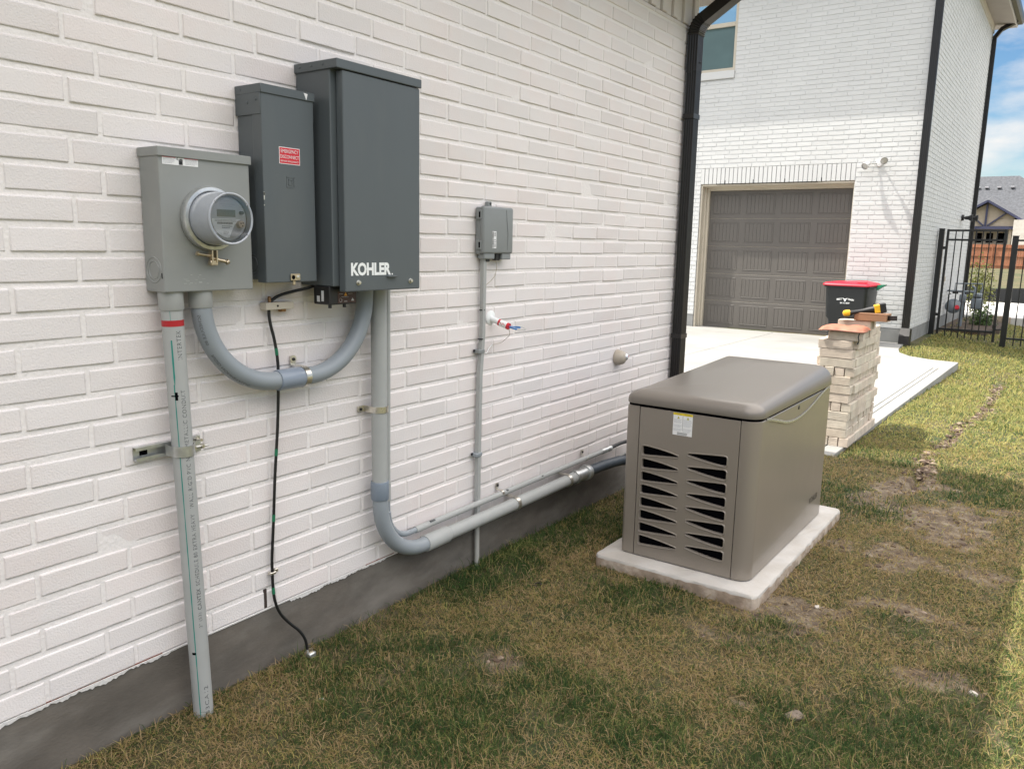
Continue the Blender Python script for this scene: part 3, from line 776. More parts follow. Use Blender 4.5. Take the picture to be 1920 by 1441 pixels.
b.add([(OX+.03, OY0-.03, z0), (OX+.03, OY1+.03, z0), (-13, OY1+.03, z0), (-13, OY0-.03, z0), (-3.6, 18.0, z0+2.5), (-13, 18.0, z0+2.5)],
      [(0, 1, 4), (1, 2, 5, 4), (2, 3, 5), (3, 0, 4, 5), (0, 3, 2, 1)]); b.build('roof', M_ROOF, FH)
# corner downspout and the one at the rear corner
b = MB(); b.prism([(-.105+p[0], FY-.082+p[1]) for p in fluted(.112, .078)], .22, FZ-.3)
b.tube([(-.05, FY-.045, FZ-.31), (-.05, FY-.06, FZ-.22), (-.02, FY-.30, FZ+.02), (-.02, FY-.46, FZ+.12)], 1.0, prof=[(-.05, -.038), (-.05, .038), (.05, .038), (.05, -.038)], ref=V((1, 0, 0)), smooth=False)
dsp = b.build('downspout', M_DS, FH)
b = MB(); b.add([(-.112, FY-.22, -.06), (.045, FY-.22, -.06), (.045, FY-.004, -.06), (-.112, FY-.004, -.06), (-.112, FY-.20, .14), (.045, FY-.20, .14), (.045, FY-.004, .24), (-.112, FY-.004, .24), (-.112, FY-.10, .26), (.03, FY-.10, .26)],
      [(0, 1, 5, 4), (1, 2, 6, 9, 5), (3, 0, 4, 8, 7), (4, 5, 9, 8), (8, 9, 6, 7), (2, 3, 7, 6)]); b.build('outlet_shoe', M_DS, dsp)
b = MB(); b.prism([(.005+p[0], 21.18+p[1]) for p in fluted(.08, .10)], -.3, FZ-.32)
b.tube([(.045, 21.23, FZ-.33), (.05, 21.23, FZ-.25), (.16, 21.23, FZ-.10), (.40, 21.35, FZ+.05), (.45, 21.4, FZ+.1)], 1.0, prof=[(-.05, -.04), (-.05, .04), (.05, .04), (.05, -.04)], ref=V((0, 1, 0)), smooth=False)
b.build('downspout', M_DS, FH)

# twin floodlight over the garage corner
FL = thing('floodlight', (-.78, FY, 2.88), 'white twin-head floodlight on the sunlit wall right of the garage lintel', 'light')
b = MB(); b.lathe([(0, .03), (.045, .028), (.055, .012), (.056, 0)], frame((-.70, FY, 2.90), (1, 0, 0), (0, 0, 1)), 20); b.build('wall_plate', M_LAMPG, FL)
for (bx, hx, hy, hz_, ax) in ((-.74, -.865, -.15, 2.87, (-.35, -.75, -.45)), (-.66, -.60, -.20, 2.93, (.30, -.85, -.25))):
    b = MB(); b.tube([(bx, FY-.02, 2.90), ((bx+hx)/2, FY-.07, 2.90), (hx, FY+hy+.04, hz_)], .012, 10); b.build('arm', M_GALV, FL)
    a = V(ax).normalized(); m = frame(V((hx, FY+hy, hz_))-a*.05, a.orthogonal(), a.cross(a.orthogonal()))
    b = MB(); b.lathe([(0, -.03), (.022, -.03), (.028, .0), (.040, .03), (.058, .075), (.060, .10), (.054, .102)], m, 20); h = b.build('lamp_head', M_LAMPG, FL)
    b = MB(); b.lathe([(.054, .092), (.03, .098), (0, .10)], m, 20); b.build('lens', M_LENS, h)
# black twin fixture on the side wall
BF = thing('security_light', (0, 19.5, 2.22), 'black twin-head wall light on the side wall above the gate', 'light')
b = MB(); b.lathe([(0, .05), (.06, .045), (.065, 0)], frame((0, 19.5, 2.22), (0, 1, 0), (0, 0, 1)), 16); b.tube([(.03, 19.5, 2.22), (.16, 19.5, 2.20)], .022, 10); b.build('mount', M_BLACK, BF)
for yy, xx in ((19.38, .14), (19.62, .22)):
    m = frame((xx, yy, 2.21), (0, 0, 1), (0, 1, 0) if yy > 19.5 else (0, -1, 0))
    b = MB(); b.lathe([(0, -.07), (.035, -.06), (.04, 0), (.075, .06), (.075, .075), (0, .07)], frame((xx, yy, 2.21), (0, 1, 0), (0, 0, 1)), 14); b.build('lamp_head', M_BLACK, BF)

# ------------------------------------------------------------------ driveway
def driveway():
    b = MB()
    T = .006
    def slab(poly, top=T, bot=-.20):
        bm = bmesh.new()
        lo = [bm.verts.new((p[0], p[1], bot)) for p in poly]; up = [bm.verts.new((p[0], p[1], top)) for p in poly]
        n = len(poly)
        bm.faces.new(up); bm.faces.new(lo[::-1])
        for i in range(n): bm.faces.new((lo[i], lo[(i+1) % n], up[(i+1) % n], up[i]))
        bmesh.ops.recalc_face_normals(bm, faces=bm.faces)
        es = [e for e in bm.edges if e.verts[0].co.z > 0 and e.verts[1].co.z > 0]
        bmesh.ops.bevel(bm, geom=es, offset=.007, segments=2, affect='EDGES', profile=.5)
        bm.verts.index_update()
        b.add([v.co.copy() for v in bm.verts], [[v.index for v in f.verts] for f in bm.faces]); bm.free()
    J = .0035
    ex = lambda y: .855+(y-6.0)*.0165
    yr = [6.02, 8.80, 11.6]
    sx = lambda y: ex(y)-.125
    for i in range(len(yr)-1):
        y0, y1 = yr[i]+J, yr[i+1]-J
        slab([(sx(y0)+J, y0), (ex(y0), y0), (ex(y1), y1), (sx(y1)+J, y1)])
        slab([(-2.2+J, y0), (sx(y0)-.06-J, y0), (sx(y1)-.06-J, y1), (-2.2+J, y1)])
        slab([(sx(y0)-.06+J, y0), (sx(y0)-J, y0), (sx(y1)-J, y1), (sx(y1)-.06+J, y1)])
        slab([(-6.5, y0), (-2.2-J, y0), (-2.2-J, y1), (-6.5, y1)])
        slab([(-14, y0), (-6.5-.01, y0), (-6.5-.01, y1), (-14, y1)])
    y0 = 11.6+J
    slab([(-2.2+J, y0), (ex(y0), y0), (.962, 12.415), (.62, 12.46), (.32, 12.66), (.12, 13.0), (.02, 13.5), (-.03, 14.0), (-.03, 14.37), (-2.2+J, 14.37)])
    slab([(-14, y0), (-2.2-J, y0), (-2.2-J, 14.37), (-14, 14.37)])
    slab([(GX0+.01, 14.37), (GX1-.01, 14.37), (GX1-.01, 15.4), (GX0+.01, 15.4)], top=.001)
    o = b.build('driveway', M_CONC); tag(o, kind='structure')
driveway()

# ------------------------------------------------------------------ electrical gear on the near wall
def tlines(b, m, x0, x1, y0, n, dy, h=.0012, z=.0006, seed=0):
    """tiny unreadable print, as rows of short dashes"""
    r = random.Random(seed)
    for i in range(n):
        y = y0-i*dy; x = x0; xe = x1-(r.random()*.25*(x1-x0) if i == n-1 or r.random() < .3 else 0)
        while x < xe:
            w = min((.002+.004*r.random()), xe-x); b.box((x, y, z-.0003), (x+w, y+h, z), m=m); x += w+.0009
# --- meter enclosure
ME = thing('meter_box', (0, 1.416, 1.343), 'light grey meter enclosure with a round glass electricity meter on its front', 'meter box')
MX = .097; y0, y1, z0, z1 = 1.268, 1.563, 1.343, 1.742
b = MB(); b.cbox((.001, y0, z0), (MX, y1, z1-.012), .0035, seg=2); b.build('enclosure', M_METER, ME)
b = MB(); b.cbox((.0, y0-.004, z1-.026), (MX+.006, y1+.005, z1), .002); b.build('top_cap', M_METER, ME)
b = MB()
m = frame((.048, y0, 1.405), (1, 0, 0), (0, 0, -1)) @ Matrix.Identity(4)
for rr in (.036, .025):
    b.lathe([(rr-.0018, -.0004), (rr, .0016), (rr+.0018, -.0004)], frame((.048, y0-.0002, 1.405), (1, 0, 0), (0, 0, 1)) , 32)
b.build('knockout', M_METER, ME)
b = MB(); b.box((MX-.012, y0-.001, 1.382), (MX-.009, y0+.002, 1.397)); b.build('slot', M_HOLE, ME)
m = wallf(MX+.0004, 1.335, 1.709)
b = MB(); b.box((-.055, -.0135, 0), (.055, .0135, .0004), m=m); lab = b.build('warning_label', M_WHITE, ME)
for (xa, xb) in ((-.055, -.0145), (.012, .055)): b = MB(); b.box((xa, .0055, .0004), (xb, .0135, .0008), m=m); b.build('red_header', mat('faded_red', (.62, .02, .06), .5), lab)
text('word_danger', 'DANGER', m @ Matrix.Translation((-.033, .0093, .0009)), .024, .004, M_WHITE, lab)
text('word_peligro', 'PELIGRO', m @ Matrix.Translation((.036, .0093, .0009)), .025, .004, M_WHITE, lab)
for (xa, xb, sd_) in ((-.052, -.018, 1), (.015, .052, 2)): b = MB(); tlines(b, m, xa, xb, .003, 5, .0032, .0009, .0008, sd_); b.build('small_print', M_TEXTGREY, lab)
b = MB()
for i, (dx, hh) in enumerate(((-.0045, .006), (-.0015, .008), (.0015, .0085), (.0045, .007))): b.box((.001+dx-.001, -.004, .0004), (.001+dx+.0012, -.004+hh, .0009), m=m)
b.box((-.005, -.012, .0004), (.0065, -.003, .0009), m=m)
b.tube([m @ V(p) for p in ((-.012, .010, .001), (-.009, .006, .001), (-.011, .002, .001), (-.006, .0, .001))], .0008, 6); b.build('hand_symbol', M_BLACK, lab)
b = MB(); r5 = random.Random(9)
for i in range(16):
    yy = 1.325+r5.uniform(0, .085); zz = 1.375+r5.uniform(-.012, .022); w_ = r5.uniform(.004, .016)
    b.cbox((MX-.001, yy, zz), (MX+.0003, yy+w_, zz+r5.uniform(.0006, .0022)), .0002)
tag(b.build('paint_scuffs', mat('scuff_grey', (.36, .37, .355), .5), ME), kind='stuff')
# meter
mc = frame((MX, 1.415, 1.552), (0, 1, 0), (0, 0, 1))
mt = MB(); mt.lathe([(.07, 0), (.074, .014), (.078, .018)], mc, 48)
mcs = mc @ Matrix.Diagonal((.90, .90, 1, 1))
mt = mt.build('meter', M_METER, ME)
b = MB(); b.lathe([(.074, .0), (.090, .001), (.0915, .006), (.0915, .020), (.089, .025), (.080, .0265), (.077, .024), (.076, .016)], mc, 64); b.build('sealing_ring', M_GALV, mt)
b = MB()
b.box((-.011, -.125, .010), (-.007, -.090, .028), m=mc); b.box((.004, -.125, .010), (.008, -.090, .028), m=mc)
b.tube([mc @ V(p) for p in ((-.050, -.100, .018), (-.012, -.106, .018))], .0045, 10); b.tube([mc @ V(p) for p in ((-.012, -.112, .018), (.045, -.124, .020))], .005, 10)
b.tube([mc @ V(p) for p in ((.040, -.126, .020), (.048, -.122, .020))], .0075, 12); b.tube([mc @ V(p) for p in ((-.054, -.098, .018), (-.048, -.1005, .018))], .0065, 12)
b.cbox((-.014, -.134, .010), (.010, -.118, .026), .002, m=mc)
b.build('ring_clamp', M_BRASS, mt)
b = MB(); b.lathe([(.0, .022), (.073, .022), (.0755, .024), (.0755, .070), (.074, .088), (.066, .0945), (0, .0945)], mcs, 48)
b.build('inner_drum', mat('drum_grey', (.5, .51, .53), .5), mt)
b = MB(); b.lathe([(.084, .016), (.0835, .060), (.0800, .100), (.0800, .103), (.0822, .107), (.0812, .111), (.078, .1125), (.0745, .111), (.0715, .104), (.070, .096)], mcs, 64)
b.build('outer_shell', mat('shell_grey', (.36, .385, .42), .2, spec=.6, vary=.03, vscale=60, coat=.4), mt)
b = MB(); b.lathe([(.0740, .1095), (.05, .1105), (0, .111)], mcs, 48)
b.build('glass_cover', M_GLASS, mt)
fc = mcs @ Matrix.Translation((0, 0, .0952))
b = MB(); b.lathe([(0, .0008), (.061, .0008), (.062, 0)], fc, 48); face = b.build('dial_face', M_METERF, mt)
b = MB(); b.box((-.040, .006, .0009), (.026, .028, .0022), m=fc); b.build('lcd', M_LCD, face)
P = [(-.058, .0)] + [(.060*math.cos(R(a)), .060*math.sin(R(a))) for a in range(184, 272, 8)] + [(.002, -.058), (.010, -.040), (.022, -.018), (.045, .0)]
b = MB(); b.prism(P, .0009, .0016, m=fc); pl = b.build('paper_plate', M_WHITE, face)
b = MB()
for i in range(30):
    x = -.042+i*.0019; b.box((x, -.017, .0016), (x+.0006+.0006*((i*7) % 3)/2, -.0105, .0021), m=fc)
tlines(b, fc, -.05, .03, -.004, 2, .004, .0013, .0021, 4); tlines(b, fc, -.025, .012, -.024, 2, .005, .0018, .0021, 5); tlines(b, fc, -.02, .0, -.040, 3, .004, .0011, .0021, 6)
b.build('barcode', M_INK, pl)
b = MB(); tlines(b, fc, -.03, .03, .044, 1, .004, .0013, .0013, 7); tlines(b, fc, -.02, .02, .038, 1, .004, .0012, .0013, 8); tlines(b, fc, -.015, .012, .055, 1, .004, .0010, .0013, 18); b.build('maker_print', M_TEXTGREY, face)
b = MB(); b.lathe([(0, .012), (.0055, .011), (.006, 0)], fc @ Matrix.Translation((.046, .020, 0)), 14); b.build('reset_button', M_BLACK, face)
b = MB(); b.lathe([(0, .014), (.011, .0135), (.012, .0)], fc @ Matrix.Translation((.040, -.016, 0)), 18)
b.build('optical_port', mat('port_cream', (.50, .40, .31), .5), face)
b = MB()
for (a, c) in ((-.004, .003), (.004, .004), (.002, -.005)): b.lathe([(0, .0150), (.0022, .0148), (.0022, .013)], fc @ Matrix.Translation((.040+a, -.016+c, 0)), 8)
b.build('port_holes', M_HOLE, face)
for a in (38, 138, -40, -142):
    b = MB(); t = R(a); b.tube([fc @ V((.070*math.cos(t), .070*math.sin(t), .0165)), fc @ V((.080*math.cos(t), .080*math.sin(t), .0172))], .0011, 6); b.build('cover_tab', M_TEXTGREY, mt)

# --- emergency disconnect
DI = thing('disconnect_box', (0, 1.696, 1.362), 'dark grey disconnect box with a red emergency sticker, between the meter and the big cabinet', 'electrical box')
dx = .122; y0, y1, z0, z1 = 1.595, 1.797, 1.362, 1.957
b = MB(); b.cbox((.001, y0+.003, z0+.008), (dx-.016, y1-.003, z1-.02), .003); b.build('enclosure', M_DARK, DI)
b = MB(); b.cbox((dx-.045, y0, z0), (dx, y1, z1-.024), .003, seg=2); b.build('door', M_DARK, DI)
b = MB(); b.cbox((.0, y0-.002, z1-.088), (dx-.002, y0+.001, z1-.02), .0008); b.cbox((.0, y1-.001, z1-.088), (dx-.002, y1+.002, z1-.02), .0008)
b.cbox((.0, y0-.003, z1-.027), (dx+.004, y1+.004, z1), .002)
b.lathe([(0, .008), (.038, .007), (.040, 0)], frame((.055, 1.70, z1), (1, 0, 0), (0, 1, 0)), 28)
cap = b.build('rain_cap', M_DARK, DI)
b = MB()
for (x, z) in ((.028, z1-.012), (.10, z1-.045), (.06, z1-.052)): b = MB(); b.lathe([(0, .003), (.004, .002), (.0045, 0)], frame((x, y0-.002, z), (1, 0, 0), (0, 0, 1)) , 10); b.build('rivet', M_DARK, cap)
b = MB(); b.add([V((dx+.0045, 1.756, z1-.004)), V((dx+.0045, 1.772, z1-.006)), V((dx+.0045, 1.766, z1-.026))], [(0, 2, 1)])
b.add([V((.118, 1.756, z1+.0006)), V((.118, 1.774, z1+.0006)), V((dx+.004, 1.772, z1+.0006)), V((dx+.004, 1.756, z1+.0006))], [(0, 1, 2, 3)]); b.build('torn_sticker', M_WHITE, cap)
m = wallf(dx+.0004, 1.697, 1.7545)
b = MB(); b.box((-.0405, -.0255, 0), (.0405, .0255, .0003), m=m); lab = b.build('emergency_label', M_WHITE, DI)
b = MB(); b.box((-.0385, -.0235, .0003), (.0385, .0235, .0006), m=m); b.build('red_ground', M_REDLAB, lab)
text('word_emergency', 'EMERGENCY', m @ Matrix.Translation((0, .0135, .0006)), .068, .0105, M_WHITE, lab)
text('word_disconnect', 'DISCONNECT', m @ Matrix.Translation((0, -.003, .0006)), .072, .0105, M_WHITE, lab)
text('word_small', 'SERVICE DISCONNECT', m @ Matrix.Translation((0, -.0165, .0006)), .070, .0052, M_WHITE, lab)
m = wallf(dx, 1.698, 1.675)
b = MB()
for h in (.0155, .008):
    t = .0013
    b.box((-h, -h-.002, 0), (h, -h-.002+t*2, .0012), m=m); b.box((-h, h-.002, 0), (h, h-.002+t*2, .0012), m=m); b.box((-h, -h, 0), (-h+t*2, h, .0012), m=m); b.box((h-t*2, -h, 0), (h, h, .0012), m=m)
b.build('embossed_square', M_DARK, DI)
m = wallf(dx, 1.702, 1.378)
b = MB(); b.cbox((-.016, -.011, 0), (.022, .011, .006), .002, m=m); b.cbox((-.006, -.026, -.004), (.004, -.011, .004), .002, m=m); h = b.build('hasp', M_BRASS, DI)
b = MB(); b.lathe([(.007, .0063), (.0065, .0068), (0, .0066)], m @ Matrix.Translation((-.007, 0, 0)), 14); b.build('padlock_eye', M_HOLE, h)
b = MB(); b.lathe([(0, .009), (.006, .008), (.0062, .006)], m @ Matrix.Translation((.011, 0, 0)), 12); b.build('rivet', M_ZINC, h)
b = MB()
for rr in (.030, .021): b.lathe([(rr-.001, 0), (rr, .0015), (rr+.001, 0)], frame((.055, y0+.0028, 1.42), (1, 0, 0), (0, 0, 1)), 24)
b.build('knockout', M_DARK, DI)
b = MB()
for (a, c, w, h) in ((.0, .0, .0022, .024), (.0015, .006, .0028, .010), (-.001, -.028, .0012, .004)):
    b.cbox((dx-.001, y0-.0006+.0, 1.628+c-h/2), (dx+.0007, y0+.001+w, 1.628+c+h/2), .0004)
b.build('scraped_paint', M_ZINC, DI)

# --- transfer switch
AT = thing('transfer_switch', (0, 2.02, 1.33), 'largest dark grey cabinet on the wall, with white lettering low on its door', 'electrical cabinet')
b = MB(); b.cbox((.001, 1.830, 1.345), (.165, 2.217, 2.045), .003); b.build('cabinet', M_DARK, AT)
b = MB(); b.cbox((.168, 1.852, 1.328), (.200, 2.219, 2.032), .004, seg=2); b.cbox((.150, 1.858, 1.36), (.170, 2.212, 2.02), .001); b.build('door', M_DARK, AT)
b = MB(); b.cbox((.0, 1.824, 2.034), (.205, 2.224, 2.063), .002); cp = b.build('rain_cap', M_DARK, AT)
b = MB()
for x in (.03, .085, .14): b = MB(); b.lathe([(0, .003), (.0035, .002), (.004, 0)], frame((x, 1.824, 2.05), (1, 0, 0), (0, 0, 1)), 10); b.build('rivet', M_DARK, cp)
text('lettering', 'KOHLER', wallf(.2002, 1.971, 1.403), .190, .044, M_KWHITE, AT, bold=.045, spacing=.98, lift=.0005)
b = MB(); b.lathe([(0, .0007), (.0028, .0006), (.003, 0)], wallf(.2002, 2.073, 1.384), 10); b.build('registered_dot', M_KWHITE, AT)
for y in (1.909, 2.167):
    b = MB(); b.lathe([(0, .009), (.006, .0085), (.0065, .002), (.009, .0015), (.009, 0)], wallf(.200, y, 1.358), 12); b.build('door_screw', M_ZINC, AT)
b = MB(); b.cbox((.199, 2.045, 1.374), (.212, 2.09, 1.378), .001); b.build('door_pull', M_DARK, AT)
# small black surge module under the cabinet
SU = thing('surge_module', (.12, 1.88, 1.28), 'small black module with a yellow warning triangle under the largest cabinet', 'electrical module')
b = MB(); b.cbox((.07, 1.825, 1.283), (.150, 1.950, 1.345), .003); b.build('case', M_BLACK, SU)
m = wallf(.1505, 1.895, 1.31)
b = MB(); b.box((-.034, -.022, 0), (.048, .016, .0004), m=m); lb = b.build('brown_label', mat('brown_label', (.05, .018, .012), .45), SU)
b = MB(); b.prism([(-.006, .002), (.008, .002), (.001, .014)], .0004, .0009, m=m); b.build('warning_triangle', mat('amber_mark', (.75, .33, .02), .5), lb)
b = MB(); tlines(b, m, -.028, -.010, .008, 1, .003, .0012, .0009, 3); tlines(b, m, .012, .034, .008, 1, .003, .0012, .0009, 13); tlines(b, m, -.018, .024, -.002, 1, .003, .0012, .0009, 23)
b.lathe([(.005, 0), (.0065, .0009), (.0065, 0)], m @ Matrix.Translation((-.022, -.012, .0)), 14); b.box((-.006, -.018, .0004), (.008, -.016, .0009), m=m); b.prism([(.026, -.016), (.040, -.016), (.033, -.006)], .0004, .0009, m=m)
b.build('label_marks', mat('label_grey', (.5, .48, .46), .5), lb)
m2 = frontf(.11, 1.8248, 1.312)
b = MB(); b.box((.0, -.018, 0), (.012, .018, .0005), m=m2); b.box((-.022, -.02, 0), (-.008, .0, .0005), m=m2); b.build('side_label', mat('label_silver', (.6, .6, .6), .4), SU)
b = MB()
for y in (1.835, 1.900): b = MB(); b.lathe([(0, 0), (.006, 0), (.006, .02)], frame((.14, y, 1.272), (1, 0, 0), (0, 1, 0)), 10); b.build('foot', M_BLACK, SU)

# --- fibre / phone box
PB = thing('network_box', (0, 2.91, 1.445), 'small grey utility box with a barcode sticker, alone on the wall above the thin conduit', 'utility box')
y0, y1, z0, z1 = 2.799, 3.022, 1.448, 1.657
b = MB(); b.cbox((.002, y0+.002, z0), (.030, y1-.004, z1-.004), .006, seg=2, smooth=False); b.build('back_shell', M_PHONE, PB)
b = MB(); b.cbox((.026, y0, z0+.004), (.052, y1, z1), .010, seg=4, smooth=True); cv = b.build('cover', M_PHONE, PB)
b = MB(); b.tube([(.0525, 2.965, z1-.012), (.0535, 2.969, 1.60), (.0535, 2.978, 1.54), (.0525, 2.976, z0+.02)], .0012, 6); b.build('moulded_rib', M_PHONE, cv)
for z in (1.62, 1.49):
    b = MB(); b.cbox((.012, y0-.006, z-.020), (.040, y0+.004, z+.020), .002); lt = b.build('hinge', M_PHONE, PB)
    b = MB(); b.box((.028, y0-.0068, z-.012), (.036, y0-.0055, z+.012)); b.build('hinge_gap', M_HOLE, lt)
b = MB(); b.cbox((.003, 2.865, z1-.004), (.024, 2.892, z1+.022), .003); tb = b.build('top_lug', M_PHONE, PB)
b = MB(); b.lathe([(0, .0008), (.006, .0006), (.006, 0)], wallf(.024, 2.880, z1+.012), 12); b.build('lug_screw', M_BLACK, tb)
b = MB(); b.cbox((.006, y1-.003, 1.548), (.03, y1+.012, 1.568), .002); b.build('side_lug', M_BLACK, PB)
b = MB(); b.cbox((.008, 2.812, z0-.020), (.046, 2.890, z0+.006), .005, seg=2); b.cbox((.010, 2.945, z0-.022), (.046, 3.012, z0+.006), .003); b.build('cable_entry', M_PHONE, PB)
b = MB(); b.cbox((.012, 2.840, z0-.032), (.036, 2.868, z0-.016), .003); b.cbox((.012, 2.912, z0-.026), (.036, 2.944, z0+.004), .003); b.build('grommets', M_BLACK, PB)
m = wallf(.0524, 2.876, 1.512)
b = MB(); b.box((-.016, -.036, 0), (.014, .038, .0005), m=m); lb = b.build('sticker', M_WHITE, cv)
b = MB(); rr = random.Random(4); y = -.034
while y < .034:
    h = .001+.0022*rr.random(); b.box((-.015, y, .0005), (-.006, y+h, .0009), m=m); y += h+.0012
b.lathe([(.0055, .0005), (.0065, .0009), (.0075, .0005)], m @ Matrix.Translation((.004, -.004, 0)), 18)
tlines(b, m, -.002, .011, .030, 4, .0045, .002, .0009, 9); tlines(b, m, -.003, .011, -.018, 4, .004, .0016, .0009, 10)
b.build('sticker_print', M_BLACK, lb)
WR = MB(); WR.tube([(.022, 2.93, 1.425), (.024, 2.935, 1.39), (.028, 2.92, 1.355), (.032, 2.88, 1.33), (.03, 2.85, 1.315), (.028, 2.84, 1.28)], .0016, 6)
WR.tube([(.022, 2.854, 1.42), (.024, 2.850, 1.35), (.024, 2.848, 1.32)], .0016, 6)
tag(WR.build('drop_wire', M_TAN), 'thin tan wire looping from the small grey utility box to its conduit', 'wire')

# ------------------------------------------------------------------ conduits
YZ = ((0, 1, 0), (0, 0, 1))
def strap(parent, c, axis, r, ear, mat_=M_ZINC, w=.018):
    """one-hole strap round a pipe at c; axis = pipe direction, ear = direction of the screw lug in the wall plane"""
    c = V(c); axis = V(axis).normalized(); ear = V(ear).normalized(); nx = V((1, 0, 0))
    b = MB()
    pts = []
    for i in range(15):
        t = math.pi*(i/14.0)
        pts.append(c-ear*((r+.002)*math.cos(t)*-1)*-1*1 if False else c+(-ear)*((r+.002)*math.cos(t))*-1+nx*((r+.002)*math.sin(t)))
    pts = [c+(-ear)*(r+.002)*1+V((-c.x+.004, 0, 0))] + [c-ear*((r+.002)*math.cos(math.pi*i/14))+nx*((r+.002)*math.sin(math.pi*i/14)) for i in range(15)] + [c+ear*(r+.003)+V((-c.x+.006, 0, 0)), c+ear*(r+.034)+V((-c.x+.004, 0, 0))]
    b.tube(pts, 1.0, prof=[(-w/2, -.0012), (w/2, -.0012), (w/2, .0012), (-w/2, .0012)], ref=axis, smooth=False)
    q = c+ear*(r+.022); q.x = .006
    b.lathe([(0, .004), (.013, .0035), (.0135, .0)], frame(q, (0, 1, 0), (0, 0, 1)), 20)
    s = b.build('strap', mat_, parent)
    b = MB(); b.lathe([(0, .009), (.005, .008), (.0062, .004), (.0062, 0)], frame(q, (0, 1, 0), (0, 0, 1)), 10); b.build('strap_screw', M_BLACK, s)
# --- left riser
C1 = thing('riser_conduit', (.06, 1.343, 0), 'tall grey conduit with red tape and a green line, from meter box down to grass', 'conduit')
pa = V((.056, 1.3085, 1.345)); pb = V((.062, 1.3435, -.12)); dr = (pb-pa).normalized()
b = MB(); b.tube([pa+dr*.02, pb], .0302, 32, cap=True); pipe = b.build('pipe', M_PVC2, C1)
b = MB(); b.tube([pa, pa+dr*.052, pa+dr*.055], [.0345, .0345, .0325], 32); b.build('hub', M_PVC2, C1)
def bendf(r, a0):
    return lambda x, y: V((x, (r+.0004)*math.sin(a0+y/r), (r+.0004)*math.cos(a0+y/r)))
# frame: x' along the pipe (upwards), y' to the left across it, z' outwards towards the viewer
outw = V((1, -.9, 0)); outw = (outw-dr*outw.dot(dr)).normalized()
up = -dr; sidev = outw.cross(up).normalized()
def pipeframe(s):          # origin on the axis at distance s from the top
    o = pa+dr*s; r_ = up; u_ = outw.cross(r_).normalized()
    return frame(o, r_, u_)
fr = pipeframe(.0)
def ring(b, s0, s1, r, a0=-math.pi, a1=math.pi, n=32, jag=0, seed=0):
    rr = random.Random(seed); vs = []; fs = []
    k = max(2, int((s1-s0)/.02)+1)
    for j in range(k):
        s = s0+(s1-s0)*j/(k-1); w = 1+jag*(rr.random()-.5)
        for i in range(n+1):
            a = (a0+a1)/2+(a1-a0)/2*w*(2*i/n-1); vs.append(pipeframe(s) @ V((0, r*math.sin(a), r*math.cos(a))))
    for j in range(k-1):
        for i in range(n):
            a = j*(n+1)+i; fs.append((a, a+1, a+n+2, a+n+1))
    b.add(vs, fs, 0, True)
b = MB(); ring(b, .083, .101, .0306); b.build('red_tape', M_RED, C1)
b = MB(); ring(b, .05, .083, .0304, -.02, .02, 2); ring(b, .27, 1.42, .0304, -.045+.12, .045+.12, 3, .5, 2); ring(b, .14, .27, .0304, .0, .12, 4, 1.0, 5); b.build('green_line', M_STRIPE, C1)
Lp = '2" (53) CANTEX SCHEDULE 80 EXTRA HEAVY WALL RIGID PVC NONMETALLIC CONDUIT INTERTEK LISTED'
for (body, sc, ln, bold) in (('INTERTEK LISTED', .165, .20, 0), ('PVC NONMETALLIC CONDUIT', .415, .255, 0), ('WALL RIGID', .60, .10, 0), ('SCHEDULE 80 EXTRA HEAVY', .785, .23, 0), ('CANTEX', .945, .07, .02), ('2" (53)', 1.015, .05, 0), ('E53CA12', 1.295, .11, 0)):
    if body.startswith('INTER'): body = 'INTERTEK'; ln = .085; sc = .155
    text('printing', body, pipeframe(sc), ln, .0125, M_INK, pipe, bold=bold, spacing=1.15, bend=bendf(.0302, -.62))
b = MB(); b.cbox((-.012, -.004, .0298), (.012, .004, .0308), .0004, m=pipeframe(.305)); ring(b, 1.12, 1.128, .0306, .1, .5, 6); ring(b, .302, .306, .0306, -.2, .5, 6); b.build('burr', M_HOLE, pipe)
# strut and clamp
ST = thing('strut_channel', (.02, 1.30, .875), 'short galvanised slotted channel behind the tall conduit', 'channel')
b = MB(); z0, z1 = .853, .894
b.box((.001, 1.196, z0), (.003, 1.402, z1)); b.box((.003, 1.196, z0), (.021, 1.402, z0+.002)); b.box((.003, 1.196, z1-.002), (.021, 1.402, z1)); b.box((.019, 1.196, z0+.002), (.021, 1.402, z0+.010)); b.box((.019, 1.196, z1-.010), (.021, 1.402, z1-.002))
b.build('channel', M_GALV, ST)
b = MB(); c = pa+dr*((pa.z-.872)/-dr.z)
pts = [c+V((-.03, -.036, 0))]+[c+V((.0335*math.sin(R(t)), -.0335*math.cos(R(t)), 0)) for t in range(0, 181, 12)]+[c+V((-.004, .044, 0)), c+V((-.004, .062, 0))]
b.tube(pts, 1.0, prof=[(-.0012, -.016), (.0012, -.016), (.0012, .016), (-.0012, .016)], ref=V((1, 0, 0)), smooth=False)
cl = b.build('pipe_clamp', M_GALV, ST)
b = MB(); b.tube([c+V((-.004, .025, -.002)), c+V((-.0, .085, -.002))], .004, 8); b.tube([c+V((0, .034, -.002)), c+V((0, .041, -.002))], .009, 6); b.tube([c+V((0, .062, -.002)), c+V((0, .069, -.002))], .0085, 6)
b.tube([V((.018, 1.385, .885)), V((.05, 1.39, .886))], .0045, 8); b.tube([V((.03, 1.386, .885)), V((.036, 1.387, .885))], .009, 6)
b.build('clamp_bolt', M_ZINC, cl)
b = MB(); b.box((.003, 1.33, z0+.002), (.0035, 1.36, z1-.002)); b.box((.003, 1.215, z0+.012), (.0035, 1.24, z1-.012)); b.build('slot', M_HOLE, ST)

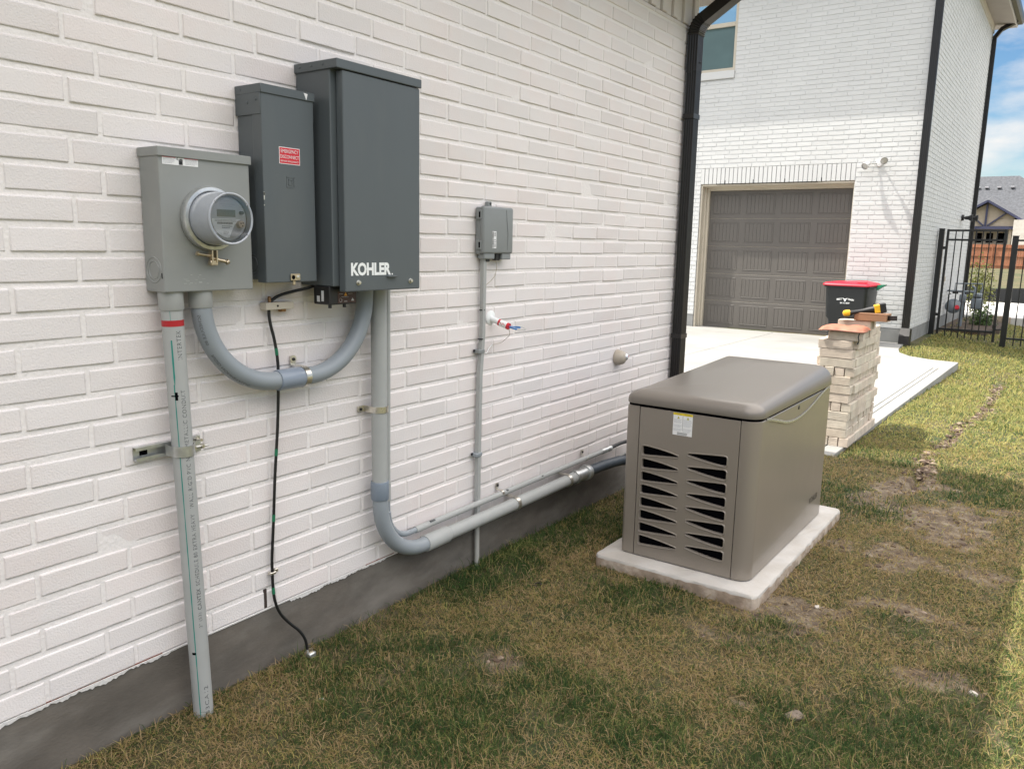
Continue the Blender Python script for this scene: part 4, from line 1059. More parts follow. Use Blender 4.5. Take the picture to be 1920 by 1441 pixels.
# --- U-shaped conduit
C2 = thing('looping_conduit', (.06, 1.74, 1.035), 'thick grey conduit bent in a U from the meter box to the largest cabinet', 'conduit')
b = MB()
pl = [V((.055, 1.405, 1.30))]+arc((.056, 1.672, 1.302), .266, 180, 270, 20, *YZ)+[V((.057, 1.70, 1.036))]
b.tube(pl, .0302, 32); b.build('left_bend', M_PVC, C2)
pr = [V((.057, 1.74, 1.036))]+arc((.057, 1.812, 1.302), .266, 270, 358, 20, *YZ)+[V((.06, 2.078, 1.35))]
b = MB(); b.tube(pr, .0302, 32); b.build('right_bend', M_PVC, C2)
b = MB(); b.tube([V((.055, 1.405, 1.292)), V((.055, 1.405, 1.295)), V((.055, 1.405, 1.346))], [.0325, .0345, .0345], 32); b.build('hub', M_PVC2, C2)
b = MB(); b.tube([V((.057, 1.672, 1.036)), V((.057, 1.676, 1.036)), V((.057, 1.770, 1.036)), V((.057, 1.774, 1.037))], [.0335, .035, .035, .0335], 32); b.build('coupling', mat('coupling_pvc', (.235, .275, .335), .32), C2)
strap(C2, (.057, 1.782, 1.036), (0, 1, 0), .033, (0, 0, 1), w=.022)
strap_pts = None
def bend_print(parent, c, r, a0, a1, body, r0=.0302, out=.6):
    """printing that follows a bend: radius outside"""
    me = text_mesh(body, 1.0); co = np.array([v.co[:] for v in me.vertices]); lo, hi = co.min(0), co.max(0)
    for v in me.vertices:
        t = (v.co.x-lo[0])/(hi[0]-lo[0]); h = ((v.co.y-lo[1])/(hi[1]-lo[1])-.5)*.009
        a = R(a0+(a1-a0)*t); ph = out+h/r0
        rad = r+(r0+.0004)*math.sin(ph); x = c[0]+(r0+.0004)*math.cos(ph)
        v.co = V((x, c[1]+rad*math.cos(a), c[2]+rad*math.sin(a)))
    me.materials.append(M_INK); o = bpy.data.objects.new('printing', me); COL.objects.link(o); attach(o, parent)
bend_print(C2, (.056, 1.672, 1.302), .266, 186, 205, 'SCHEDULE 80', out=.9)
bend_print(C2, (.056, 1.672, 1.302), .266, 212, 246, 'RIGID NONMETALLIC', out=1.0)
bend_print(C2, (.057, 1.812, 1.302), .266, 296, 330, 'SCHEDULE 80 CONDUIT', out=1.15)
bend_print(C2, (.057, 1.812, 1.302), .266, 338, 356, 'RIGID PVC', out=1.1)

# --- main conduit down from the cabinet and along the wall
C3 = thing('power_conduit', (.06, 2.5, .24), 'thick grey conduit dropping from the largest cabinet and turning along the foot of the wall', 'conduit')
b = MB(); b.tube([V((.058, 2.147, 1.35)), V((.058, 2.145, .565))], .0302, 32); b.build('vertical_pipe', M_PVC2, C3)
b = MB(); b.tube([V((.058, 2.145, .578)), V((.058, 2.145, .573)), V((.058, 2.145, .510)), V((.058, 2.145, .505))], [.034, .036, .036, .034], 32); b.build('coupling', mat('coupling_blue', (.20, .24, .29), .34), C3)
b = MB(); b.tube([V((.058, 2.145, .512))]+arc((.06, 2.389, .485), .244, 180, 270, 22, *YZ)+[V((.06, 2.41, .241))], .0306, 32); b.build('elbow', M_PVC, C3)
b = MB(); b.tube([V((.06, 2.405, .241)), V((.06, 2.408, .241)), V((.06, 2.545, .242)), V((.06, 2.552, .242))], [.0335, .036, .036, .0325], 32); b.build('expansion_fitting', M_PVC2, C3)
b = MB(); b.tube([V((.06, 2.54, .242)), V((.06, 3.70, .245))], .0302, 32); b.build('horizontal_pipe', M_PVC2, C3)
strap(C3, (.058, 2.147, .865), (0, 0, 1), .0305, (0, -1, 0), w=.024)
strap(C3, (.06, 3.07, .2435), (0, 1, 0), .0305, (0, 0, 1), w=.024)
strap(C3, (.06, 3.56, .2445), (0, 1, 0), .0305, (0, 0, 1), w=.024)
b = MB(); b.tube([V((.06, 3.63, .245)), V((.06, 3.65, .245)), V((.06, 3.652, .245)), V((.06, 3.74, .245)), V((.06, 3.742, .245)), V((.06, 3.775, .245)), V((.06, 3.79, .245))], [.036, .039, .034, .034, .043, .044, .036], 32); b.build('flex_connector', M_GALV, C3)
b = MB(); b.tube([V((.06, 3.78, .245)), V((.063, 3.95, .243)), V((.08, 4.12, .238)), V((.14, 4.30, .225)), V((.28, 4.40, .205)), V((.45, 4.36, .19)), V((.54, 4.33, .19))], .029, 28); b.build('flexible_end', M_FLEX, C3)
# --- thin control conduit
C5 = thing('control_conduit', (.03, 2.6, .31), 'thin grey conduit tucked behind the thick one at the foot of the wall', 'conduit')
b = MB(); b.tube([V((.030, 2.222, 1.345)), V((.030, 2.214, .545))], .0125, 20); b.build('vertical_pipe', M_PVC2, C5)
b = MB(); b.tube([V((.030, 2.214, .55)), V((.030, 2.214, .475))], .0145, 20); b.build('coupling', M_PVC2, C5)
b = MB(); b.tube([V((.030, 2.214, .48)), V((.030, 2.215, .43))]+arc((.034, 2.335, .425), .12, 180, 268, 14, *YZ)+[V((.034, 2.40, .3055))], .0118, 20); b.build('elbow', M_PVC, C5)
b = MB(); b.tube([V((.034, 2.375, .305)), V((.034, 2.47, .3065))], .0145, 20); b.build('fitting', M_PVC2, C5)
b = MB(); b.tube([V((.034, 2.46, .3065)), V((.034, 4.02, .315))], .0138, 20); b.build('horizontal_pipe', M_PVC2, C5)
for y in (2.99, 3.80): strap(C5, (.034, y, .312), (0, 1, 0), .0115, (0, 0, 1), w=.016)
b = MB()
for y in (2.46, 3.02, 3.33): b.box((.038, y, .318), (.0475, y+.03 if y < 2.5 else y+.012, .3225))
b.build('printing', M_INK, C5)
b = MB(); b.tube([V((.034, 3.98, .315)), V((.034, 3.985, .315)), V((.034, 4.03, .315)), V((.034, 4.032, .315)), V((.034, 4.055, .315)), V((.034, 4.06, .315)), V((.034, 4.09, .315))], [.014, .017, .017, .014, .014, .0175, .016], 20); b.build('flex_connector', M_GALV, C5)
b = MB(); b.tube([V((.034, 4.08, .315)), V((.037, 4.2, .32)), V((.07, 4.32, .33)), V((.2, 4.40, .32)), V((.54, 4.28, .30))], .0105, 16); b.build('flexible_end', M_BLACK, C5)
# --- flat small conduit below the network box
C4 = thing('drop_conduit', (.018, 2.82, 0), 'narrow grey conduit running straight down from the small utility box', 'conduit')
b = MB(); b.tube([V((.022, 2.838, 1.44)), V((.022, 2.836, 1.10)), V((.020, 2.822, .9)), V((.020, 2.818, .5)), V((.020, 2.818, .22))], .0105, prof=[(-1, -.9), (-.9, -1), (.9, -1), (1, -.9), (1, .9), (.9, 1), (-.9, 1), (-1, .9)], ref=V((1, 0, 0)), smooth=False); b.build('pipe', M_PVC2, C4)
b = MB(); b.tube([V((.020, 2.818, .24)), V((.020, 2.820, .02)), V((.02, 2.822, -.1))], .0115, 16); b.build('ground_sleeve', mat('pale_pvc', (.44, .43, .40), .55), C4)
for z in (1.20, 1.07):
    b = MB(); b.tube([V((.020, 2.836-(1.2-z)*.07, z)), V((.020, 2.836-(1.2-z)*.07, z+.005))], .0132, 12); b.build('cable_tie', M_BLACK, C4)
for z, y in ((1.018, 2.826), (.540, 2.818)):
    b = MB(); b.cbox((.002, y-.030, z-.008), (.036, y+.014, z+.008), .002); s = b.build('clip', M_PVC if z < .9 else M_PHONE, C4)
    b = MB(); b.lathe([(0, .006), (.006, .005), (.006, 0)], wallf(.008, y-.032, z+.004), 10); b.build('clip_screw', M_BLACK, s)
# --- black bonding cable, bar and rod clamp
GC = thing('ground_cable', (.03, 1.70, 0), 'black cable with green tape marks hanging down the brick between the conduits', 'cable')
cp = [(.05, 1.86, 1.345), (.045, 1.82, 1.335), (.035, 1.765, 1.325), (.025, 1.715, 1.312), (.018, 1.686, 1.292), (.016, 1.681, 1.26), (.018, 1.684, 1.22), (.022, 1.696, 1.16), (.024, 1.704, 1.09), (.022, 1.7045, 1.0), (.020, 1.697, .86), (.018, 1.682, .70), (.016, 1.672, .55), (.014, 1.662, .42), (.014, 1.660, .353), (.014, 1.661, .30), (.016, 1.666, .245), (.022, 1.682, .195), (.032, 1.712, .150), (.045, 1.745, .110), (.055, 1.763, .070), (.060, 1.768, .02)]
def smooth_pts(P, k=4):
    P = [V(p) for p in P]; outp = []
    for i in range(len(P)-1):
        p0 = P[max(i-1, 0)]; p1 = P[i]; p2 = P[i+1]; p3 = P[min(i+2, len(P)-1)]
        for j in range(k):
            t = j/k; outp.append(.5*((2*p1)+(p2-p0)*t+(2*p0-5*p1+4*p2-p3)*t*t+(3*p1-p0-3*p2+p3)*t**3))
    return outp+[P[-1]]
sp = smooth_pts(cp); b = MB(); b.tube(sp, .0052, 12); b.build('wire', M_CABLE, GC)
for z in (1.123, .80, .545, .285):
    i = min(range(len(sp)), key=lambda k: abs(sp[k].z-z)); a = sp[max(i-1, 0)]; c = sp[i+1]; mid = sp[i]; t = (c-a).normalized()
    b = MB(); b.tube([mid-t*.012, mid+t*.012], .0057, 12); b.build('green_tape', M_GREENTAPE, GC)
b = MB(); b.cbox((.002, 1.650, .346), (.020, 1.674, .356), .002); b.cbox((.006, 1.670, .350), (.018, 1.684, .364), .002); b.build('wall_clip', M_ZINC, GC)
RC = thing('ground_rod', (.062, 1.768, 0), 'stubby metal rod clamp in the grass where the black cable ends', 'rod')
b = MB(); b.tube([V((.072, 1.772, -.1)), V((.072, 1.772, .038))], .008, 12); b.build('rod', M_BRASS, RC)
b = MB(); b.cbox((.052, 1.756, .008), (.088, 1.786, .028), .004); b.tube([V((.06, 1.768, .012)), V((.06, 1.768, .034))], .007, 10); b.build('clamp', M_GALV, RC)
BB = thing('bonding_bar', (.015, 1.715, 1.267), 'cream bonding bridge on the brick where the black cable passes', 'terminal block')
b = MB(); b.cbox((.002, 1.657, 1.268), (.034, 1.770, 1.292), .002, seg=2); b.build('housing', M_BEIGE, BB)
b = MB(); b.lathe([(0, .001), (.0035, .0008), (.004, 0)], wallf(.034, 1.704, 1.280), 10); b.build('screw_hole', M_HOLE, BB)
b = MB(); b.lathe([(0, 0), (.006, .001), (.006, .018), (.004, .022), (0, .022)], frame((.018, 1.683, 1.290), (1, 0, 0), (0, 1, 0)), 10); b.cbox((.006, 1.725, 1.258), (.026, 1.745, 1.269), .002); b.build('brass_lug', mat('old_brass', (.30, .17, .08), .45, .7), BB)

# --- capped stub with wires
CS = thing('capped_stub', (0, 2.93, 1.155), 'white stub with a red-printed sleeve and blue wires poking from the brick', 'pipe stub')
a = V((-.005, 2.925, 1.160)); c = V((.046, 2.930, 1.143)); d = V((.098, 2.936, 1.126))
b = MB(); b.lathe([(0, .006), (.030, .004), (.035, 0)], wallf(.0, 2.927, 1.160), 20); b.tube([a, c], .0135, 18); b.build('pipe', M_KWHITE, CS)
b = MB(); b.tube([c, d], .0150, 18); sl = b.build('sleeve', M_KWHITE, CS)
dd = (d-c).normalized()
b = MB(); b.tube([c, c+dd*.008], .0156, 18); b.tube([d-dd*.010, d+dd*.001], .0156, 18)
for k in range(5):
    m = frame(c+dd*(.020+.005*k), (0, 1, .2), (0, -.2, 1)); q = V((0, -1, -.2)); q = (c+dd*(.014+.006*k))+V((0, -.0140, .006-.003*(k % 3)))
    b.cbox((q.x-.002, q.y-.0012, q.z-.003), (q.x+.002, q.y+.001, q.z+.003), .0005)
b.build('red_print', M_REDLAB, sl)
b = MB(); b.tube(smooth_pts([d, d+V((.02, .014, -.002)), d+V((.035, .034, -.006)), d+V((.025, .05, -.004)), d+V((.0, .02, .002))]), .0022, 6)
b.tube(smooth_pts([d+V((0, .004, -.004)), d+V((.022, .020, -.012)), d+V((.02, .034, -.012)), d+V((.0, .012, -.006))]), .0024, 6); b.build('blue_wire', M_BLUE, CS)
b = MB(); b.tube(smooth_pts([d, d+V((.03, .04, .002)), d+V((.038, .075, -.012)), d+V((.03, .07, -.018)), d+V((.0, .02, -.008))]), .0020, 6); b.build('white_wire', M_WIREW, CS)
b = MB(); b.tube(smooth_pts([d+V((0, .0, -.01)), d+V((-.01, .02, -.04)), (.03, 3.0, 1.055), (.012, 2.99, 1.04), (.008, 2.93, 1.035)]), .0012, 6); b.build('thin_wire', M_TAN, CS)
b = MB(); b.tube(smooth_pts([(.02, 2.845, 1.015), (.02, 2.87, 1.003), (.012, 2.90, 1.022), (.008, 2.93, 1.035)]), .0018, 6); tag(b.build('tie_wire', M_KWHITE), 'short white wire from the narrow conduit to a nail in the brick', 'wire')
# --- tan round fitting near the corner
TF = thing('round_wall_light', (0, 4.185, .847), 'tan half-dome wall fitting with a clear lens near the downspout', 'wall light')
m = frame((0, 4.185, .845), (0, 1, 0), (0, 0, 1))
b = MB(); b.lathe([(0, .058), (.022, .056), (.036, .044), (.044, .022), (.047, .006), (.047, 0)], m, 28); bd = b.build('housing', M_TAN, TF)
m = frame((.044, 4.203, .850), V((-.45, .9, 0)), (0, 0, 1))
b = MB(); b.lathe([(0, .022), (.014, .019), (.021, .010), (.023, 0)], m, 20); b.build('lens', M_CLEAR, TF)
b = MB(); b.lathe([(0, .025), (.004, .024), (.005, .018)], m @ Matrix.Translation((.009, .002, 0)), 8); b.build('red_indicator', M_REDLAB, TF)
# two stub holes near the gate end of the side wall

# ------------------------------------------------------------------ generator and pad
def rr4(x0, y0, x1, y1, rs, n=6):
    """rounded rectangle with a radius per corner: (x1,y0) (x1,y1) (x0,y1) (x0,y0)"""
    P = []
    for (cx, cy, a), r in zip(((x1, y0, -90), (x1, y1, 0), (x0, y1, 90), (x0, y0, 180)), rs):
        r = max(r, .0005)
        ox = cx-r if cx == x1 else cx+r; oy = cy-r if cy == y1 else cy+r
        for i in range(n+1):
            t = R(a+90*i/n); P.append((ox+r*math.cos(t), oy+r*math.sin(t)))
    return P
def pad():
    x0, y0, x1, y1 = .452, 3.175, 1.238, 4.63
    r = np.random.default_rng(5)
    base = rr4(x0, y0, x1, y1, (.035, .03, .03, .03), 5)
    # densify the outline
    P = []
    for i in range(len(base)):
        a = V((*base[i], 0)); c = V((*base[(i+1) % len(base)], 0)); k = max(1, int((c-a).length/.025))
        for j in range(k): q = a+(c-a)*j/k; P.append((q.x, q.y))
    n = len(P); cx, cy = (x0+x1)/2, (y0+y1)/2
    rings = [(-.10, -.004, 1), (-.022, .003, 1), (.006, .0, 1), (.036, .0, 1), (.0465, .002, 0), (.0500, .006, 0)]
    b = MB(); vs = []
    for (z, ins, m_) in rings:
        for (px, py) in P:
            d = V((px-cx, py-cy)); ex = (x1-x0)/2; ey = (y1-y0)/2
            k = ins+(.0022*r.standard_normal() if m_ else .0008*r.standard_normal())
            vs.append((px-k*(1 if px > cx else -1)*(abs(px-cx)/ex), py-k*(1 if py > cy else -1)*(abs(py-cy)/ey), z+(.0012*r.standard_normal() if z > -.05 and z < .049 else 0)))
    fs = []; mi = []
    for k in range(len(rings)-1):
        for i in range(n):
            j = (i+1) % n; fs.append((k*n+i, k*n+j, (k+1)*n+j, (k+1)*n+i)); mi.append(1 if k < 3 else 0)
    for f, m_ in zip(fs, mi): pass
    base_i = len(b.v); b.v += vs
    for f, m_ in zip(fs, mi): b.f.append(f); b.mi.append(m_); b.sm.append(m_ == 0)
    b.f.append(tuple((len(rings)-1)*n+i for i in range(n))); b.mi.append(0); b.sm.append(False)
    o = b.build('concrete_pad', [M_PAD, M_PADS]); tag(o, 'pale concrete pad in the grass with the generator standing on it', 'concrete pad')
pad()
GE = thing('standby_generator', (.85, 3.88, .052), 'champagne coloured standby generator with teardrop louvres, standing on the concrete pad', 'generator')
GXa, GXb, GYa, GYb, GZa, GZb = .535, 1.160, 3.282, 4.492, .053, .772
def loft(rings, closed_top=True, name='x', material=None, parent=None, smooth=True, sharp=None):
    b = MB(); n = len(rings[0]); vs = [p for r_ in rings for p in r_]
    fs = []
    for k in range(len(rings)-1):
        for i in range(n):
            j = (i+1) % n; fs.append((k*n+i, k*n+j, (k+1)*n+j, (k+1)*n+i))
    b.add(vs, fs, 0, smooth)
    if closed_top:
        b.f.append(tuple((len(rings)-1)*n+i for i in range(n))); b.mi.append(0); b.sm.append(smooth)
    return b.build(name, material, parent)
# body footprint with a shallow bay for the front panel
SA, SB = .603, 1.083
def foot(ins):
    x0, y0, x1, y1 = GXa+ins, GYa+ins, GXb-ins, GYb-ins
    P = rr4(x0, y0, x1, y1, (.062, .05, .02, .022), 8)
    # insert the bay on the front edge, between last (x0,y0) arc point and first (x1,y0) arc point
    return P+[(SA, y0), (SA, y0+.026), (SB, y0+.026), (SB, y0)]
rg = [[(p[0], p[1], z) for p in foot(i)] for (z, i) in ((GZa, .004), (GZa+.004, 0), (GZb-.004, 0), (GZb, .004))]
o = loft(rg, True, 'body', M_GEN, GE)
me = o.data
for e_ in me.edges:
    pass
# flat-ish shading on long straight faces, smooth on the rounded corner
me.polygons.foreach_set('use_smooth', [True]*len(me.polygons))
try:
    me.set_sharp_from_angle(angle=R(35))
except Exception:
    pass
# front panel with real louvre openings
fm = frontf(0, GYa+.0035, 0)
outer = rrect(SA+.0035, GZa+.002, SB-.0035, GZb-.002, .002, 2)
holes = []
def tear(x0, x1, z0, z1, zt, left):
    """left=True: thick end at x0, tip at x1 height zt"""
    P = []; r = .011
    L = x1-x0
    up = []; dn = []
    for i in range(13):
        t = i/12.0
        pu, pd = (1.7, 1.25) if left else (1.25, 1.7)
        up.append((t, z1+(zt+.0032-z1)*t**pu)); dn.append((t, z0+(zt-.0032-z0)*t**pd))
    pts = [(p[0], p[1]) for p in dn]+[(p[0], p[1]) for p in reversed(up)]
    outp = []
    for (t, z) in pts:
        x = x0+L*t if left else x1-L*t
        outp.append((x, z))
    # round the blunt corners
    def rnd(P_, i, r_):
        a = V(P_[i-1]); c = V(P_[i]); d = V(P_[(i+1) % len(P_)])
        p = c+(a-c).normalized()*r_; q = c+(d-c).normalized()*r_
        return [tuple(p), tuple(c*.5+(p+q)*.25), tuple(q)]
    res = rnd(outp, 0, r*.8)+outp[1:-1]+rnd(outp, len(outp)-1, r*.8)
    if not left: res = res[::-1]
    return res
LV = []
for k in range(8):
    dz = -.0620*k
    LV.append(tear(.628, .803+.002*k, .546+dz, .589+dz, .565+dz, True))
    LV.append(tear(.851+.002*k, 1.030+.0015*k, .5605+dz, .603+dz, .585+dz, False))
poly_mesh('front_panel', [outer], [p[::-1] for p in LV], .0025, .0018, fm, M_GEN, GE)
# raised rim round every opening
def offset_poly(P, d):
    n = len(P); outp = []
    A = sum(P[i][0]*P[(i+1) % n][1]-P[(i+1) % n][0]*P[i][1] for i in range(n)); s = 1 if A > 0 else -1
    for i in range(n):
        a = V(P[i-1]); c = V(P[i]); e = V(P[(i+1) % n]); t1 = (c-a); t2 = (e-c)
        if t1.length < 1e-7 or t2.length < 1e-7: outp.append(tuple(c)); continue
        n1 = V((t1.y, -t1.x)).normalized(); n2 = V((t2.y, -t2.x)).normalized(); nn = (n1+n2)
        if nn.length < .3: nn = n1
        nn.normalize(); outp.append(tuple(c+nn*(d*s)))
    return outp
for P in LV:
    b = MB(); rings = []
    for (off, z) in ((.0078, .0), (.0062, .0055), (.0035, .0085), (.0008, .0070), (-.0008, .002), (-.001, -.006)):
        rings.append([fm @ V((p[0], p[1], z)) for p in offset_poly(P, off)])
    n = len(P); vs = [p for r_ in rings for p in r_]; fs = []
    for k in range(len(rings)-1):
        for i in range(n):
            j = (i+1) % n; fs.append((k*n+i, k*n+j, (k+1)*n+j, (k+1)*n+i))
    b.add(vs, fs, 0, True); b.build('louvre', M_GEN, GE)
b = MB(); b.box((SA+.001, GYa+.018, GZa+.003), (SB-.001, GYa+.0255, GZb-.003)); b.build('dark_backing', M_HOLE, GE)  # black sheet standing in for the unlit space behind the louvres
b = MB(); b.box((SA+.001, GYa+.008, GZb-.012), (SB-.001, GYa+.02, GZb-.003)); b.build('panel_gasket', M_HOLE, GE)
# gasket line and lid
gas = [[(p[0], p[1], z) for p in rr4(GXa+.004, GYa+.004, GXb-.004, GYb-.004, (.06, .05, .02, .022), 8)] for z in (GZb-.002, GZb+.013)]
loft(gas, False, 'lid_gasket', M_HOLE, GE)
rings = []
def lidring(ins, zf, n=10):
    x0, y0, x1, y1 = GXa-.006+ins, GYa-.008+ins, GXb+.006-ins, GYb+.008-ins
    rad = [max(r_-ins*.55, .012) for r_ in (.075, .065, .045, .045)]
    return [(p[0], p[1], zf(p[0], p[1])) for p in rr4(x0, y0, x1, y1, rad, n)]
ltop = lambda x, y: .842+.045*float(sstep(3.2, 4.3, y))
zb_ = GZb+.011
rings.append(lidring(.006, lambda x, y: zb_+.0)); rings.append(lidring(.001, lambda x, y: zb_+.0005)); rings.append(lidring(.0, lambda x, y: zb_+.006))
rd = .078
for a in (0, 14, 28, 42, 56, 68, 78, 86):
    t = R(a); ins = rd*(1-math.cos(t))+.001; s = math.sin(t)
    rings.append(lidring(ins, lambda x, y, s=s: zb_+.022+(ltop(x, y)-zb_-.022)*s))
for ins, e_ in ((.10, .0025), (.15, .006), (.20, .0085), (.26, .010), (.30, .0105)):
    rings.append(lidring(ins, lambda x, y, e_=e_: ltop(x, y)+e_))
o = loft(rings, True, 'lid', M_GENLID, GE)
# swoosh crease with its glint painted silver, latch, badge on the long side
sw = smooth_pts([(1.160, 3.375, .770), (1.162, 3.43, .762), (1.162, 3.55, .735), (1.162, 3.68, .708), (1.162, 3.82, .697), (1.162, 3.97, .704), (1.162, 4.10, .724), (1.162, 4.24, .752), (1.162, 4.36, .772), (1.160, 4.42, .778)], 5)
b = MB(); b.tube(sw, 1.0, prof=[(-.004, -.001), (.0005, -.009), (.003, -.002), (.003, .004), (-.004, .004)], ref=V((1, 0, 0)), smooth=True); b.build('side_crease', M_GENGLINT, GE)
b = MB(); b.lathe([(0, .003), (.009, .003), (.011, .0)], frame((1.160, 3.863, .750), (0, 1, 0), (0, 0, 1)), 18); b.build('latch', M_BLACK, GE)
text('side_badge', 'KOHLER', wallf(1.1602, 4.292, .187), .155, .032, mat('badge_grey', (.05, .044, .038), .4), GE, bold=.02)
m = frontf(.817, GYa-.0008+.0012, .716) 
m = frontf(.817, GYa+.0008-.0015, .7165)
b = MB(); b.box((-.046, -.051, 0), (.046, .050, .0005), m=m); lb = b.build('warning_label', M_WHITE, GE)
b = MB(); b.box((-.046, .040, .0005), (.046, .050, .0009), m=m); b.build('yellow_header', M_YELLAB, lb)
text('word_caution', 'CAUTION', m @ Matrix.Translation((-.023, .045, .0009)), .030, .0045, mat('dark_olive', (.10, .08, .01), .5), lb)
text('word_warning', 'WARNING', m @ Matrix.Translation((.023, .045, .0009)), .032, .0045, mat('dark_olive', (.10, .08, .01), .5), lb)
b = MB()
for cx in (-.021, .024): b.prism([(cx-.006, .024), (cx+.006, .024), (cx, .036)], .0005, .0009, m=m)
b.build('hazard_triangle', mat('label_olive', (.45, .42, .08), .5), lb)
b = MB(); tlines(b, m, -.043, -.004, .019, 4, .0045, .0016, .0008, 31); tlines(b, m, .003, .043, .021, 8, .0042, .0016, .0008, 32); tlines(b, m, -.043, -.004, -.006, 3, .0045, .0016, .0008, 33); tlines(b, m, -.043, -.004, -.023, 3, .0045, .0016, .0008, 34); tlines(b, m, .003, .043, -.021, 4, .0045, .0016, .0008, 35)
b.build('small_print', mat('print_mid', (.45, .47, .50), .6), lb)
b = MB(); tlines(b, m, -.024, .024, -.040, 3, .0042, .0022, .0008, 36); b.box((-.0006, -.030, .0005), (.0006, .038, .0008), m=m); b.build('bold_print', M_INK, lb)
# gas cock beside it
GV = thing('gas_valve', (.33, 4.2, .30), 'small dark valve with a yellow tab between the wall and the generator', 'valve')
b = MB(); b.tube([(.33, 4.2, -.1), (.33, 4.2, .36)], .013, 12); b.tube([(.33, 4.2, .30), (.54, 4.2, .30)], .013, 12); b.build('pipe', M_GAS, GV)
b = MB(); b.lathe([(0, .035), (.022, .033), (.026, .02), (.026, -.01), (0, -.01)], frame((.315, 4.19, .385), (1, 0, 0), (0, 0, 1)), 14); b.build('valve_body', mat('green_grey_valve', (.06, .075, .065), .45), GV)
b = MB(); b.cbox((.315, 4.175, .405), (.375, 4.19, .416), .002); b.build('yellow_tab', mat('yellow_green', (.5, .6, .05), .5), GV)

# ------------------------------------------------------------------ the stack of loose bricks
def brick_mesh(seed):
    r = random.Random(seed); bm = bmesh.new()
    bmesh.ops.create_cube(bm, size=1)
    for v in bm.verts: v.co = V((v.co.x*.244, v.co.y*.068, v.co.z*.0655))
    bmesh.ops.bevel(bm, geom=list(bm.edges), offset=.0028, segments=1, affect='EDGES')
    for v in bm.verts: v.co += V((r.gauss(0, .0009), r.gauss(0, .0009), r.gauss(0, .0009)))
    me = bpy.data.meshes.new('brick'); bm.to_mesh(me); bm.free(); me.materials.append(M_STACK if seed % 3 else mat('pink_tan_brick', (.56, .485, .405), .9, vary=.14, vscale=13, bump=.9, bscale=120, bdist=.003)); return me
BM = [brick_mesh(s) for s in range(8)]
SX0, SX1, SY0, SY1 = .590, .890, 6.33, 7.32
rs = random.Random(21)
def put_brick(x, y, z, rot, lab='loose pale tan brick in the tall stack at the edge of the driveway', grp='bricks in the tall stack', jit=1.0):
    o = bpy.data.objects.new('brick', BM[rs.randrange(8)]); COL.objects.link(o)
    o.location = (x, y, z+.0328); o.rotation_euler = (0, 0, R(rot+rs.gauss(0, .9)*jit))
    tag(o, lab, 'brick', grp); return o
# layer patterns, bottom first: X = bricks across, Y = bricks lengthways, M = one across at the front then lengthways
pattern = 'YXXMYXMXYMXM'
LZ = .0682
def fill(z, y, ox, mode):
    """lay one course from the front (y) to the back of the stack"""
    while y < SY1-.03:
        if mode == 'Y' and y < SY1-.22:
            for i in range(4):
                sd_ = ('far left', 'inner left', 'inner right', 'lawn side')[i]
                put_brick(SX0+.037+i*.0742+ox, y+.122+rs.gauss(0, .0022), z, 90, '%s lengthways brick, %s from the front, in course %s up the stack' % (sd_, ORD[cur[1]], ORD[cur[0]]), jit=.5)
            y += .2465; cur[1] += 1
        else:
            put_brick((SX0+SX1)/2+ox+rs.gauss(0, .0035), y+.034, z, 0, 'crossways brick, %s from the front, in course %s up the stack' % (ORD[cur[1]], ORD[cur[0]]), jit=.5); y += .0700; cur[1] += 1
ORD = ['first', 'second', 'third', 'fourth', 'fifth', 'sixth', 'seventh', 'eighth', 'ninth', 'tenth', 'eleventh', 'twelfth', 'thirteenth', 'fourteenth', 'fifteenth', 'sixteenth']
cur = [0, 0]
for k, pt in enumerate(pattern):
    cur = [k, 0]
    z = .0065+k*LZ; ox = rs.gauss(0, .003); y = SY0+rs.uniform(-.003, .003)
    if pt == 'M':
        for i in range(1 if k % 4 else 2): put_brick((SX0+SX1)/2+rs.choice((-.012, .011)), y+.034, z, 0, 'crossways brick, %s from the front, in course %s up the stack' % (ORD[cur[1]], ORD[cur[0]]), jit=.5); y += .0700; cur[1] += 1
    fill(z, y, ox, 'X' if pt == 'X' else 'Y')
zt = .0065+12*LZ
# unfinished top course
y = SY0+.055
put_brick(.800, y, zt, 2, 'whole brick lying across the front of the stack, right under the leather pouch', None, .3)
y = SY0+.16
for i in range(10):
    if y < SY1-.03: put_brick(.760+rs.gauss(0, .005), y, zt, 0, '%s brick behind the leather pouch in the open top course of the stack' % ORD[i]); y += .0712
# things left on it
zt2 = zt+LZ
put_brick(.79, SY0+.33, zt2, 0, 'front one of the two bricks stacked under the brown cardboard carton', None, .3)
put_brick(.80, SY0+.405, zt2, 0, 'rear one of the two bricks stacked under the brown cardboard carton', None, .3)
b = MB(); bm = bmesh.new()
# padded leather pouch: a subdivided slab, pillowed and creased
nx, ny = 26, 16; vs = []
X0, X1, Y0_, Y1_ = .605, .925, SY0-.015, SY0+.25
for s_ in (1, -1):
    for j in range(ny+1):
        for i in range(nx+1):
            u = i/nx; v = j/ny
            e = (1-abs(2*u-1)**3.2)*(1-abs(2*v-1)**3)
            h = .036*e**.35+.006*math.sin(7*u+2*v)*e+.003*math.sin(17*u-5*v)*e if s_ > 0 else .002*e
            w = .005*math.sin(9*u+1.3)+.003*math.sin(23*u)
            vs.append((X0+(X1-X0)*u, Y0_+(Y1_-Y0_)*v-(w if v < .3 else 0)+.02*(u-.5), zt2+.005+(h if s_ > 0 else -.004*e)))
q = (nx+1)*(ny+1); fs = []
for j in range(ny):
    for i in range(nx):
        a = j*(nx+1)+i; fs.append((a, a+1, a+nx+2, a+nx+1)); fs.append((q+a, q+a+nx+1, q+a+nx+2, q+a+1))
